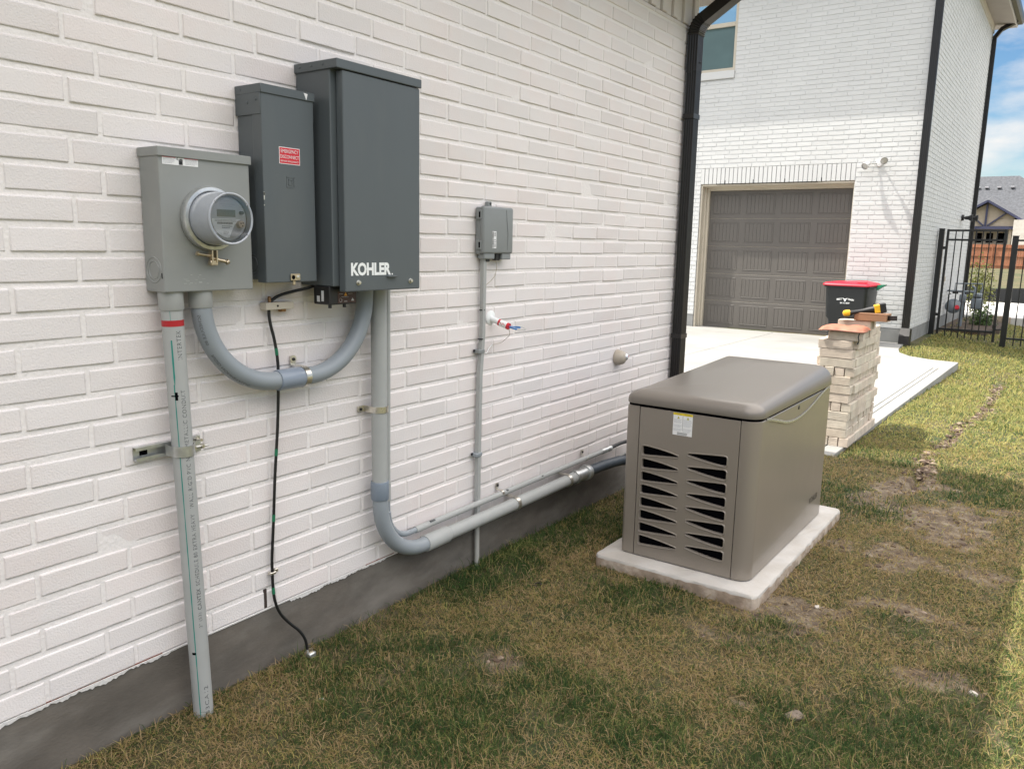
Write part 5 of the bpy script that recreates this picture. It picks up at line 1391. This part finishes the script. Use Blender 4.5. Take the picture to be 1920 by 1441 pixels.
for i in range(nx): fs.append((i, q+i, q+i+1, i+1)); a = ny*(nx+1)+i; fs.append((a, a+1, q+a+1, q+a))
for j in range(ny): a = j*(nx+1); fs.append((a, a+nx+1, q+a+nx+1, q+a)); a += nx; fs.append((a, q+a, q+a+nx+1, a+nx+1))
b.add(vs, fs, 0, True); LP = thing('leather_pouch', (.765, SY0+.1, zt2), 'flat terracotta leather pouch lying on top of the brick stack', 'pouch')
b.build('pad', M_LEATHER, LP)
b = MB(); b.tube(smooth_pts([(.615, SY0-.022, zt2+.004), (.70, SY0-.03, zt2+.008), (.80, SY0-.026, zt2+.006), (.915, SY0-.012, zt2+.002), (.932, SY0+.10, zt2+.003)]), .005, 8); b.build('piping', mat('leather_edge', (.20, .09, .06), .6), LP)
b = MB(); b.tube(smooth_pts([(.90, SY0-.012, zt2+.002), (.895, SY0-.022, zt2-.03), (.90, SY0-.02, zt2-.06), (.893, SY0-.022, zt2-.085)]), .0045, 6); b.build('tie', M_BLACK, LP)
zb = zt2+LZ
CB = thing('carton', (.93, SY0+.36, zb), 'small brown cardboard carton lying across the top of the brick stack', 'carton')
rot = Matrix.Translation((.915, SY0+.33, zb)) @ Matrix.Rotation(R(-3), 4, 'Z')
b = MB(); b.cbox((-.125, -.055, 0.001), (.115, .075, .062), .003, m=rot); bx = b.build('box', M_BOX, CB)
b = MB(); b.box((-.126, -.0555, .052), (.116, -.054, .0535), m=rot); b.build('flap_seam', mat('dark_carton', (.16, .085, .05), .7), bx)
GR = thing('angle_grinder', (.87, SY0+.33, zb+.063), 'yellow and black cordless angle grinder resting on the carton', 'power tool')
g0 = V((.735, SY0+.27, zb+.050)); g1 = V((.93, SY0+.33, zb+.092)); gd = (g1-g0).normalized()
b = MB(); b.tube([g0+gd*.02, g0+gd*.05, g0+gd*.11, g0+gd*.16, g1], [.021, .017, .0165, .024, .028], 18); b.build('handle', M_BLACK, GR)
b = MB(); hd = frame(g0, (1, 0, 0), (0, .3, 1)); b.lathe([(0, -.02), (.020, -.02), (.030, -.008), (.031, .012), (.022, .026), (0, .028)], frame(g0, (1, .0, .2), (0, 1, 0)), 20); b.build('gear_head', M_TOOLY, GR)
b = MB(); b.lathe([(.012, -.034), (.048, -.034), (.048, -.030), (.012, -.028)], frame(g0, (1, .0, .2), (0, 1, 0)), 28); b.build('wheel_guard', M_BLACK, GR)
m = frame(g1, gd, gd.cross(V((0, 1, 0))).cross(gd) if False else V((0, 0, 1))-gd*gd.z)
b = MB(); b.cbox((-.012, -.030, -.036), (.030, .034, .036), .007, m=m, seg=2); bt = b.build('motor_collar', M_TOOLY, GR)
b = MB(); b.cbox((.028, -.034, -.038), (.072, .038, .038), .006, m=m, seg=2); b.build('battery', M_BLACK, GR)
b = MB(); b.tube(smooth_pts([(1.02, SY0+.30, zb+.032), (1.06, SY0+.27, zb+.034), (1.10, SY0+.25, zb+.038)]), 1.0, prof=[(-.002, -.018), (.002, -.018), (.002, .018), (-.002, .018)], ref=V((0, 1, 0)), smooth=False)
b.tube([(.95, SY0+.37, zb+.032), (1.02, SY0+.30, zb+.032)], 1.0, prof=[(-.002, -.018), (.002, -.018), (.002, .018), (-.002, .018)], ref=V((0, 1, 0)), smooth=False)
tag(b.build('strap', M_BLACK), 'short black strap sticking out to the right from behind the cardboard carton', 'strap')

# ------------------------------------------------------------------ wheeled bin
WB = thing('wheeled_bin', (-.8, 13.75, 0), 'black wheeled rubbish bin with a bright red lid in front of the garage door', 'bin')
bm_ = Matrix.Translation((-.80, 13.72, 0.008)) @ Matrix.Rotation(R(-4), 4, 'Z') @ Matrix.Scale(.96, 4)
def bring(w0, w1, d0, d1, z, r_, n=5): return [bm_ @ V((p[0], p[1], z)) for p in rr4(w0, d0, w1, d1, (r_,)*4, n)]
rg = [bring(-.27, .27, -.24, .30, .02, .05), bring(-.275, .275, -.245, .31, .35, .05), bring(-.285, .285, -.25, .33, .40, .05), bring(-.315, .315, -.285, .34, .45, .06), bring(-.335, .335, -.31, .36, .93, .06), bring(-.345, .345, -.32, .37, .935, .06), bring(-.345, .345, -.32, .37, .965, .06)]
loft(rg, True, 'body', M_BINBLK, WB, smooth=True)
b = MB(); b.tube(bring(-.352, .352, -.328, .378, .955, .06)+bring(-.352, .352, -.328, .378, .955, .06)[:1], .013, 8); b.build('rim', M_BINBLK, WB)
rg = [bring(-.375, .375, -.35, .37, .965, .05, 6), bring(-.38, .38, -.355, .372, .985, .05, 6)]
rr_ = []
for (ins, zz) in ((.02, 1.012), (.05, 1.028), (.09, 1.036), (.16, 1.042)):
    rr_ = [p for p in rr4(-.38+ins, -.355+ins, .38-ins, .372-ins*.6, (.05,)*4, 6)]
    rg.append([bm_ @ V((p[0], p[1], zz+.010*math.sin(p[0]*11+1)*(1 if ins > .02 else .5))) for p in rr_])
ld = loft(rg, True, 'lid', M_BINRED, WB, smooth=True)
b = MB(); b.cbox((.17, -.30, 1.028), (.31, -.22, 1.040), .004, m=bm_); b.build('lid_grip', M_BINRED, ld)
for sx_ in (-1, 1):
    b = MB(); b.lathe([(0, -.028), (.10, -.028), (.125, -.02), (.125, .02), (.10, .028), (0, .028)], bm_ @ frame((sx_*.30, .30, .118), (0, 1, 0), (0, 0, 1)), 24); b.build('wheel', M_BLACK, WB)
b = MB(); b.tube([bm_ @ V(p) for p in ((-.30, .37, .93), (-.30, .46, .96), (.30, .46, .96), (.30, .37, .93))], .014, 8); b.build('handle', M_BINBLK, WB)
m = bm_ @ frontf(0, -.3055, .745) 
m = bm_ @ (Matrix.Translation((0, -.3035, .735)) @ Matrix.Rotation(R(3), 4, 'X') @ frontf(0, 0, 0))
def archb(x, y): return V((x, y-.10*x*x*4, .0015))
text('word_best', 'BEST', m @ Matrix.Translation((-.088, .012, 0)), .088, .030, M_KWHITE, WB, bold=.03, bend=lambda x, y: V((x, y+.12*x, .0015)))
text('word_trash', 'TRASH', m @ Matrix.Translation((.092, .012, 0)), .100, .030, M_KWHITE, WB, bold=.03, bend=lambda x, y: V((x, y-.12*x, .0015)))
text('phone_number', '281-313-BEST', m @ Matrix.Translation((0, -.048, 0)), .155, .024, M_KWHITE, WB, bold=.02, bend=lambda x, y: V((x, y, .0015)))
b = MB(); b.prism([(-.010, -.022), (.010, -.022), (.016, .008), (.040, .030), (.034, .036), (.012, .024), (-.012, .024), (-.034, .036), (-.040, .030), (-.016, .008)], .001, .002, m=m); b.build('emblem', M_KWHITE, WB)
b = MB(); b.prism([(.37, .90), (.49, .985), (.50, 1.0), (.37, .99)], -.02, .10, m=bm_ @ frontf(0, 0.2, 0)); tag(b.build('green_lid', M_GREEN), 'green plastic lid corner sticking out behind the right side of the red-lidded bin', 'bin lid')

# ------------------------------------------------------------------ iron gate and fence
def post(name, x0, x1, zb_, zt_, y=16.4, w=.09):
    b = MB(); b.cbox((x0, y-w/2, zb_-.3), (x1, y+w/2, zt_), .003); b.cbox((x0-.004, y-w/2-.004, zt_), (x1+.004, y+w/2+.004, zt_+.015), .004); return b
tag(post('fence_post', .022, .108, -.02, 1.90).build('fence_post', M_IRON), 'black square gate post standing against the far house side wall', 'post')
GT = thing('iron_gate', (.6, 16.4, 0), 'black iron garden gate between the far house and the second post', 'gate')
b = MB()
b.cbox((.145, 16.38, -.04), (.185, 16.42, 1.905), .003); b.cbox((1.035, 16.38, -.06), (1.078, 16.42, 1.905), .003)
b.cbox((.185, 16.385, 1.865), (1.035, 16.415, 1.90), .003); b.cbox((.185, 16.385, 1.70), (1.035, 16.415, 1.735), .003); b.cbox((.185, 16.385, .095), (1.035, 16.415, .135), .003)
b.build('gate_frame', M_IRON, GT)
for i in range(7):
    x = .185+.85*(i+1)/8; b = MB(); b.cbox((x-.009, 16.391, -.02-.02*x), (x+.009, 16.409, 1.87), .002); b.build('picket', M_IRON, GT)
b = MB(); b.cbox((1.075, 16.35, .16), (1.165, 16.375, .18), .003); b.tube([(1.08, 16.36, .17), (1.08, 16.36, .24), (1.03, 16.36, .24), (1.03, 16.36, .18)], .006, 8); b.build('gate_latch', M_IRON, GT)
b = MB(); b.cbox((.105, 16.385, 1.55), (.148, 16.40, 1.6), .003); b.build('upper_hinge', M_IRON, GT); b = MB(); b.cbox((.105, 16.385, .35), (.148, 16.40, .40), .003); b.build('lower_hinge', M_IRON, GT)
tag(post('fence_post', 1.165, 1.255, -.2, 1.785).build('fence_post', M_IRON), 'black square post between the gate and the open iron fence panel', 'post')
PX = 1.255
for kk in range(3):
    zf = 1.78-.0*kk; x0 = PX+kk*2.45; x1 = x0+2.36
    FP = thing('iron_fence', ((x0+x1)/2, 16.4, 0), ('iron fence panel right beside the gate post', 'second iron fence panel beyond the right edge of the lawn', 'third iron fence panel out on the far right')[kk], 'fence')
    b = MB()
    for z in (1.72, 1.56, .02): b.cbox((x0, 16.386, z-.016), (x1, 16.414, z+.016), .003)
    b.build('rails', M_IRON, FP)
    for i in range(20):
        x = x0+(x1-x0)*(i+1)/21; b = MB(); b.cbox((x-.009, 16.391, -.10), (x+.009, 16.409, 1.735), .002); b.build('picket', M_IRON, FP)
    tag(post('fence_post', x1, x1+.09, -.25, 1.785).build('fence_post', M_IRON), ('black square post at the far end of the first fence panel', 'black square post at the far end of the second fence panel', 'black square post at the end of the third fence panel')[kk], 'post')

# ------------------------------------------------------------------ gas meter behind the gate
GM_ = thing('gas_meter', (.35, 18.5, -.05), 'grey gas meter with a round regulator and red cap behind the black gate', 'gas meter')
b = MB(); b.tube(smooth_pts([(.30, 18.5, -.3), (.30, 18.5, .55), (.30, 18.5, .62)], 2), .035, 12); b.cbox((.24, 18.44, .50), (.36, 18.56, .66), .02, seg=2)
b.tube([(.30, 18.5, .66), (.30, 18.5, .74)], .03, 12); b.build('riser', M_GAS, GM_)
b = MB(); b.tube([(.10, 18.5, .72), (.52, 18.5, .72)], .024, 12); b.tube([(.14, 18.52, .70), (.14, 18.52, .875), (.62, 18.52, .885), (.62, 18.52, .74)], .014, 10); b.tube([(.30, 18.47, .35), (.30, 18.47, .86)], .02, 10); b.tube([(.0, 18.6, .72), (.12, 18.5, .72)], .02, 10); b.build('pipework', M_GAS, GM_)
b = MB(); b.lathe([(0, -.05), (.08, -.045), (.145, -.012), (.150, 0), (.145, .012), (.09, .04), (.04, .055), (0, .055)], frame((.155, 18.42, .42), (1, 0, 0), (0, .25, 1)), 28); rg_ = b.build('regulator', M_GAS, GM_)
b = MB(); b.lathe([(0, .05), (.04, .05), (.043, .035), (.043, -.03)], frame((.235, 18.33, .40), (1, 0, 0), (0, .25, 1)), 18); b.build('red_cap', M_REDLAB, rg_)
b = MB(); b.cbox((.46, 18.38, .38), (.66, 18.60, .60), .03, seg=3); b.cbox((.48, 18.40, .60), (.64, 18.58, .70), .03, seg=3); b.cbox((.50, 18.37, .63), (.60, 18.41, .69), .008); b.tube([(.50, 18.5, .69), (.50, 18.5, .80), (.44, 18.5, .84)], .022, 10); b.tube([(.61, 18.5, .69), (.61, 18.5, .76)], .022, 10); b.build('meter_body', M_GAS, GM_)
b = MB(); b.tube([(.06, 18.35, -.2), (.06, 18.35, .66), (.10, 18.35, .67)], .012, 8); b.tube([(.12, 18.4, .70), (.22, 18.4, .70)], .03, 10); b.build('shutoff_pipe', M_IRON, GM_)
b = MB(); b.cbox((.004, 17.6, .93), (.05, 17.7, 1.03), .012, seg=2); tag(b.build('hose_bib_cover', M_TAN), 'tiny tan hose tap cover on the side wall behind the gate', 'tap cover')

def leafball(name, c, rx, ry, rz_, n, size, m_leaf, label, cat, parent_kind=None, seed=1, stems=5):
    r = np.random.default_rng(seed)
    T = thing(name, (c[0], c[1], c[2]-rz_), label, cat)
    p = r.normal(0, 1, (n, 3)); p /= np.linalg.norm(p, axis=1)[:, None]; p *= (r.random(n)**.45)[:, None]
    lump = 1+.25*np.sin(p[:, 0]*7+seed)*np.cos(p[:, 2]*6+p[:, 1]*5)
    P = p*np.array([rx, ry, rz_])*lump[:, None]+np.array(c)
    d1 = r.normal(0, 1, (n, 3)); d1 /= np.linalg.norm(d1, axis=1)[:, None]; d2 = np.cross(d1, r.normal(0, 1, (n, 3))); d2 /= np.linalg.norm(d2, axis=1)[:, None]
    s = size*(.6+.8*r.random(n))[:, None]
    co = np.stack([P-d1*s, P+d2*s*.38, P+d1*s, P-d2*s*.38], 1).reshape(-1, 3)
    me = bpy.data.meshes.new('foliage'); me.from_pydata(co.tolist(), [], [(4*i, 4*i+1, 4*i+2, 4*i+3) for i in range(n)]); me.materials.append(m_leaf); me.update()
    o = bpy.data.objects.new('foliage', me); COL.objects.link(o); attach(o, T)
    b = MB()
    for i in range(stems):
        a = 2*math.pi*i/stems; b.tube([(c[0]+.02*math.cos(a), c[1]+.02*math.sin(a), c[2]-rz_-.1), (c[0]+rx*.5*math.cos(a), c[1]+ry*.5*math.sin(a), c[2]+rz_*.5)], [.012, .004], 6)
    b.build('stem', M_TWIG, T)
leafball('shrub', (.62, 19.3, .10), .26, .26, .30, 1100, .030, M_LEAF, 'low dark green shrub at the foot of the gas meter', 'shrub', seed=2)
leafball('shrub', (.30, 21.9, .62), .33, .34, .75, 1300, .035, M_LEAFY, 'tall thin yellow-green shrub at the far corner of the house', 'shrub', seed=3)
b = MB(); P = [(.02, 17.2), (.75, 17.6), (1.0, 18.6), (.95, 20.2), (.6, 21.0), (.02, 21.2)]
b.prism(P, -.25, .012); tag(b.build('mulch_bed', M_MULCH), kind='structure')
for i, (x, y, a) in enumerate(((.62, 20.9, 10), (.83, 20.75, 25), (.98, 20.45, 60))):
    b = MB(); b.cbox((-.10, -.05, -.05), (.10, .05, .09), .012, m=Matrix.Translation((x, y, .03)) @ Matrix.Rotation(R(a), 4, 'Z')); tag(b.build('edging_stone', M_EDGE), ('leftmost of the three edging stones behind the gate', 'middle one of the three edging stones behind the gate', 'rightmost of the three edging stones behind the gate')[i], 'edging stone', 'edging stones of the planting bed')

# ------------------------------------------------------------------ beyond the garden
b = MB(); b.cbox((-14, 21.9, -.2), (60, 28.4, .02), .01); tag(b.build('street', M_WALK), kind='structure')
SF = thing('silt_fence', (5, 29.9, 0), 'low black silt fence across the field beyond the street', 'silt fence')
b = MB(); n = 120; vs = []; fs = []
for i in range(n+1):
    x = -16+60*i/n; yy = 29.9+.05*math.sin(i*1.7)+.03*math.sin(i*.6)
    for (dy_, z) in ((0, -.1), (0, .40+.03*math.sin(i*2.1)), (.006, .40+.03*math.sin(i*2.1)), (.006, -.1)): vs.append((x, yy+dy_, z))
for i in range(n):
    for k in range(4): a = i*4+k; c = i*4+(k+1) % 4; fs.append((a, a+4, c+4, c))
b.add(vs, fs); b.build('fabric', M_SILT, SF)
for i in range(16):
    b = MB(); x = -8+2.4*i; b.box((x-.015, 29.96, -.1), (x+.015, 30.0, .56)); b.build('stake', M_CEDAR, SF)
CF = thing('cedar_fence', (-3, 72, 0), 'reddish cedar board fence across the far side of the field', 'fence')
gz = hz(-3, 72)-.05
b = MB(); x = -30; i = 0
while x < 26: b.box((x, 72, gz), (x+.138, 72.02, gz+1.86+.01*math.sin(i*3)), 0); x += .142; i += 1
b.build('boards', M_CEDAR, CF)
for z in (.25, .95, 1.6):
    b = MB(); b.box((-30, 71.95, gz+z), (26, 71.995, gz+z+.09)); b.build('rail', M_CEDAR, CF)
for i in range(12):
    b = MB(); b.box((-24+3.4*i, 71.86, gz), (-24+3.4*i+.10, 71.948, gz+1.9)); b.build('post', M_CEDAR, CF)

HH = thing('gabled_house', (-5, 88, 0), 'large house with a grey hipped roof and a navy timbered gable behind the cedar fence', 'house')
g = hz(-5, 88)
b = MB(); b.box((-11, 88.6, g-1), (1.5, 99, 4.55)); b.build('wall', M_STUCCO, HH)
b = MB(); b.box((-3.30, 86.4, g-1), (1.2, 88.6, 4.5)); b.build('stone_bay', M_STONE, HH)
b = MB(); b.box((-10.6, 87.4, 3.95), (-3.32, 88.58, 4.6)); b.prism([(-7.6, 4.6), (-3.32, 4.6), (-3.32, 4.70), (-5.57, 6.05), (-7.6, 4.80)], 0, .5, m=frame((0, 87.45, 0), (1, 0, 0), (0, 0, 1)) @ Matrix.Scale(-1, 4, (0, 0, 1)))
b.build('gable_wall', M_STUCCO, HH)
b = MB(); ex0, ex1, ey0, ey1, ez = -11.7, 2.2, 87.0, 99.6, 4.55
b.add([(ex0, ey0+1.2, ez), (ex1, ey0+1.2, ez), (ex1, ey1, ez), (ex0, ey1, ez), (-7.05, 93.6, 8.95), (-3.75, 93.6, 8.95)], [(0, 1, 5, 4), (1, 2, 5), (2, 3, 4, 5), (3, 0, 4), (0, 3, 2, 1)])
b.add([(-8.9, 86.9, 4.30), (-5.57, 86.9, 6.32), (-5.57, 91.2, 6.9), (-8.9, 90.0, 4.6), (-2.0, 86.9, 4.12), (-2.0, 90.0, 4.5)], [(0, 1, 2, 3), (1, 4, 5, 2)])
b.add([(ex1, 85.9, 3.6), (-1.9, 85.9, 3.6), (-1.9, 89, 5.0), (ex1, 89, 5.0)], [(1, 0, 3, 2)])
b.build('roof', M_FROOF, HH)
def bar(b, p, q, w, y, d=.12):
    p = V((p[0], 0, p[1])); q = V((q[0], 0, q[1])); t = (q-p).normalized(); nrm = V((-t.z, 0, t.x))*w/2
    P = [p-nrm, q-nrm, q+nrm, p+nrm]; b.prism([(c.x, c.z) for c in P], 0, d, m=frame((0, y, 0), (1, 0, 0), (0, 0, 1)))
b = MB(); bar(b, (-8.9, 4.22), (-5.57, 6.24), .20, 86.95); bar(b, (-5.57, 6.24), (-2.0, 4.04), .20, 86.95); b.build('bargeboard', M_NAVY, HH)
b = MB(); bar(b, (-5.60, 3.95), (-5.60, 6.1), .17, 87.35); bar(b, (-6.95, 5.05), (-5.75, 3.98), .13, 87.35); bar(b, (-3.95, 5.2), (-5.45, 3.98), .13, 87.35); bar(b, (-10.6, 3.80), (-3.3, 3.80), .26, 87.35, .2); b.build('gable_truss', M_NAVY, HH)
for x in (-6.9, -6.15, -5.25, -4.35, -3.9):
    b = MB(); b.box((x-.28, 88.55, 2.45), (x+.28, 88.58, 3.35)); w_ = b.build('window', M_HOLE if x < -3.95 else M_GLASSDARK, HH)
    b = MB(); b.box((x-.34, 88.56, 2.38), (x-.28, 88.6, 3.42)); b.build('frame', M_TRIM, w_)
b = MB(); b.box((-7.6, 87.6, g+1.5), (-3.35, 88.5, 2.25)); b.build('patio_screen', M_HOLE, HH)
for x in (-7.3, -3.55):
    b = MB(); b.box((x-.12, 87.45, g-1), (x+.12, 87.7, 3.9)); b.build('porch_post', M_STUCCO, HH)
for x in (-6.95, -6.25, -5.2, -4.1):
    z = 7.72; y = 88.2+(z-ez)/(8.95-ez)*5.4
    b = MB(); b.cbox((x-.17, y-.32, z-.02), (x+.17, y+.15, z+.14), .03); b.build('roof_vent', mat('vent_grey', (.30, .30, .32), .6), HH)
# distant roofs and trees so that the horizon is not bare from a step aside
for i, (x, y, w_, h_) in enumerate(((-24, 96, 13, 7.4), (12, 92, 12, 8.0), (30, 90, 14, 7.2))):
    T = thing('distant_house', (x, y, 0), ('distant pale house with a grey roof left of the gabled one', 'distant pale house with a grey roof right of the gabled one', 'farthest right distant house with a grey roof')[i], 'house')
    b = MB(); b.box((x-w_/2, y, -1), (x+w_/2, y+9, 3.6)); b.build('wall', M_STONE, T)
    b = MB(); b.add([(x-w_/2-.5, y-.5, 3.6), (x+w_/2+.5, y-.5, 3.6), (x+w_/2+.5, y+9.5, 3.6), (x-w_/2-.5, y+9.5, 3.6), (x-w_/5, y+4.5, h_), (x+w_/5, y+4.5, h_)], [(0, 1, 5, 4), (1, 2, 5), (2, 3, 4, 5), (3, 0, 4), (0, 3, 2, 1)]); b.build('roof', M_FROOF, T)

# ------------------------------------------------------------------ small bits in the grass
def stone(x, y, s, label, m_=M_ROCK, seed=0):
    r = random.Random(seed); bm = bmesh.new(); bmesh.ops.create_icosphere(bm, subdivisions=2, radius=1)
    k = V((s*r.uniform(.8, 1.3), s*r.uniform(.7, 1.0), s*r.uniform(.4, .6)))
    for v in bm.verts: v.co = V((v.co.x*k.x, v.co.y*k.y, v.co.z*k.z))*(1+r.gauss(0, .10))
    me = bpy.data.meshes.new('stone'); bm.to_mesh(me); bm.free(); me.materials.append(m_)
    o = bpy.data.objects.new('stone', me); COL.objects.link(o); o.location = (x, y, hz(x, y)+s*.25); o.rotation_euler = (0, 0, r.uniform(0, 6)); tag(o, label, 'stone')
stone(2.06, 2.98, .015, 'pale limestone chip on the bare soil near the sunlit edge of the lawn', seed=1)
stone(1.60, 2.48, .026, 'flat grey-brown clod in the middle of the shaded lawn', mat('clod', (.20, .16, .125), .95, vary=.2, vscale=40, bump=1, bscale=80), seed=2)
stone(1.44, 3.36, .014, 'tiny pale pebble beside the bare patch right of the pad', M_ROCK, seed=3)
stone(.55, 3.62, .016, 'small cream pebble in the grass left of the pad', seed=4)
stone(.30, 1.62, .007, 'tiny white scrap in the straw right of the tall conduit', M_KWHITE, seed=5)
b = MB(); m = frame((.38, 2.80, hz(.38, 2.8)+.012), (1, 0, 0), (0, 1, .2)); pts = [m @ V((.014*math.cos(R(a)), .014*math.sin(R(a)), 0)) for a in range(0, 300, 20)]
b.tube(pts, .003, 8); tag(b.build('plastic_ring', M_BLACK), 'small black plastic ring lying in the grass beyond the thick conduit', 'ring')
# crumbs and clods of soil on the bare patches and along the trench line
def clods():
    r = np.random.default_rng(44); b = MB()
    bm = bmesh.new(); bmesh.ops.create_icosphere(bm, subdivisions=1, radius=1); bm.verts.index_update()
    base = np.array([v.co[:] for v in bm.verts]); fs = [[v.index for v in f.verts] for f in bm.faces]; bm.free()
    pts = []
    for i in range(1500):
        y = 5.4+6.4*r.random()**1.3; cx = float(np.interp(y, [c[1] for c in CRACK], [c[0] for c in CRACK])); x = cx+r.normal(0, .035)
        if float(fbm(np.array([x*3+3]), np.array([y*3]), 3)[0]) > .36: pts.append((x, y, .007+.020*r.random()**2.5))
    n = 9000; X = r.uniform(.3, 2.6, n); Y = r.uniform(1.5, 6.5, n); S = soil(X, Y)
    for x, y, s_ in zip(X, Y, S):
        if s_ > .55 and r.random() < .5 and not (.44 < x < 1.25 and 3.16 < y < 4.64): pts.append((x, y, .003+.012*r.random()**3))
    Z = height(np.array([p[0] for p in pts]), np.array([p[1] for p in pts]))
    for (x, y, k), z in zip(pts, Z):
        q = base*(1+r.normal(0, .18, base.shape))*np.array([k*r.uniform(.7, 1.4), k*r.uniform(.7, 1.4), k*r.uniform(.4, .8)]); a = r.uniform(0, 6.28); c_, s_ = math.cos(a), math.sin(a)
        q = np.stack([q[:, 0]*c_-q[:, 1]*s_+x, q[:, 0]*s_+q[:, 1]*c_+y, q[:, 2]+z+k*.15], 1)
        b.add(q.tolist(), fs, int(r.random() < .18))
    o = b.build('soil_crumbs', [mat('dark_soil', (.10, .068, .048), .95, vary=.3, vscale=50), mat('pale_soil', (.27, .21, .155), .95, vary=.2, vscale=50)])
    tag(o, 'crumbs and clods of brown soil on the bare patches and trench line', 'soil', kind='stuff')
clods()
# broad-leaved weed in the sun
WD = thing('weed', (2.02, 2.10, hz(2.02, 2.1)), 'bright green broad-leaved weed at the sunny right edge of the lawn', 'weed')
b = MB(); rw = random.Random(5)
for i in range(16):
    a = rw.uniform(0, 6.28); d = rw.uniform(.01, .055); c = V((2.02+d*math.cos(a), 2.10+d*math.sin(a), hz(2.02, 2.1)+rw.uniform(.022, .04))); m = frame(c, (math.cos(a), math.sin(a), .1), (-math.sin(a), math.cos(a), rw.uniform(-.2, .2)))
    P = [m @ V((.012*math.cos(R(t)), .010*math.sin(R(t)), .002*math.cos(R(t*2)))) for t in range(0, 360, 40)]; b.add(P, [tuple(range(len(P)))], 0, True)
b.build('leaves', mat('weed_leaf', (.16, .30, .035), .5), WD)
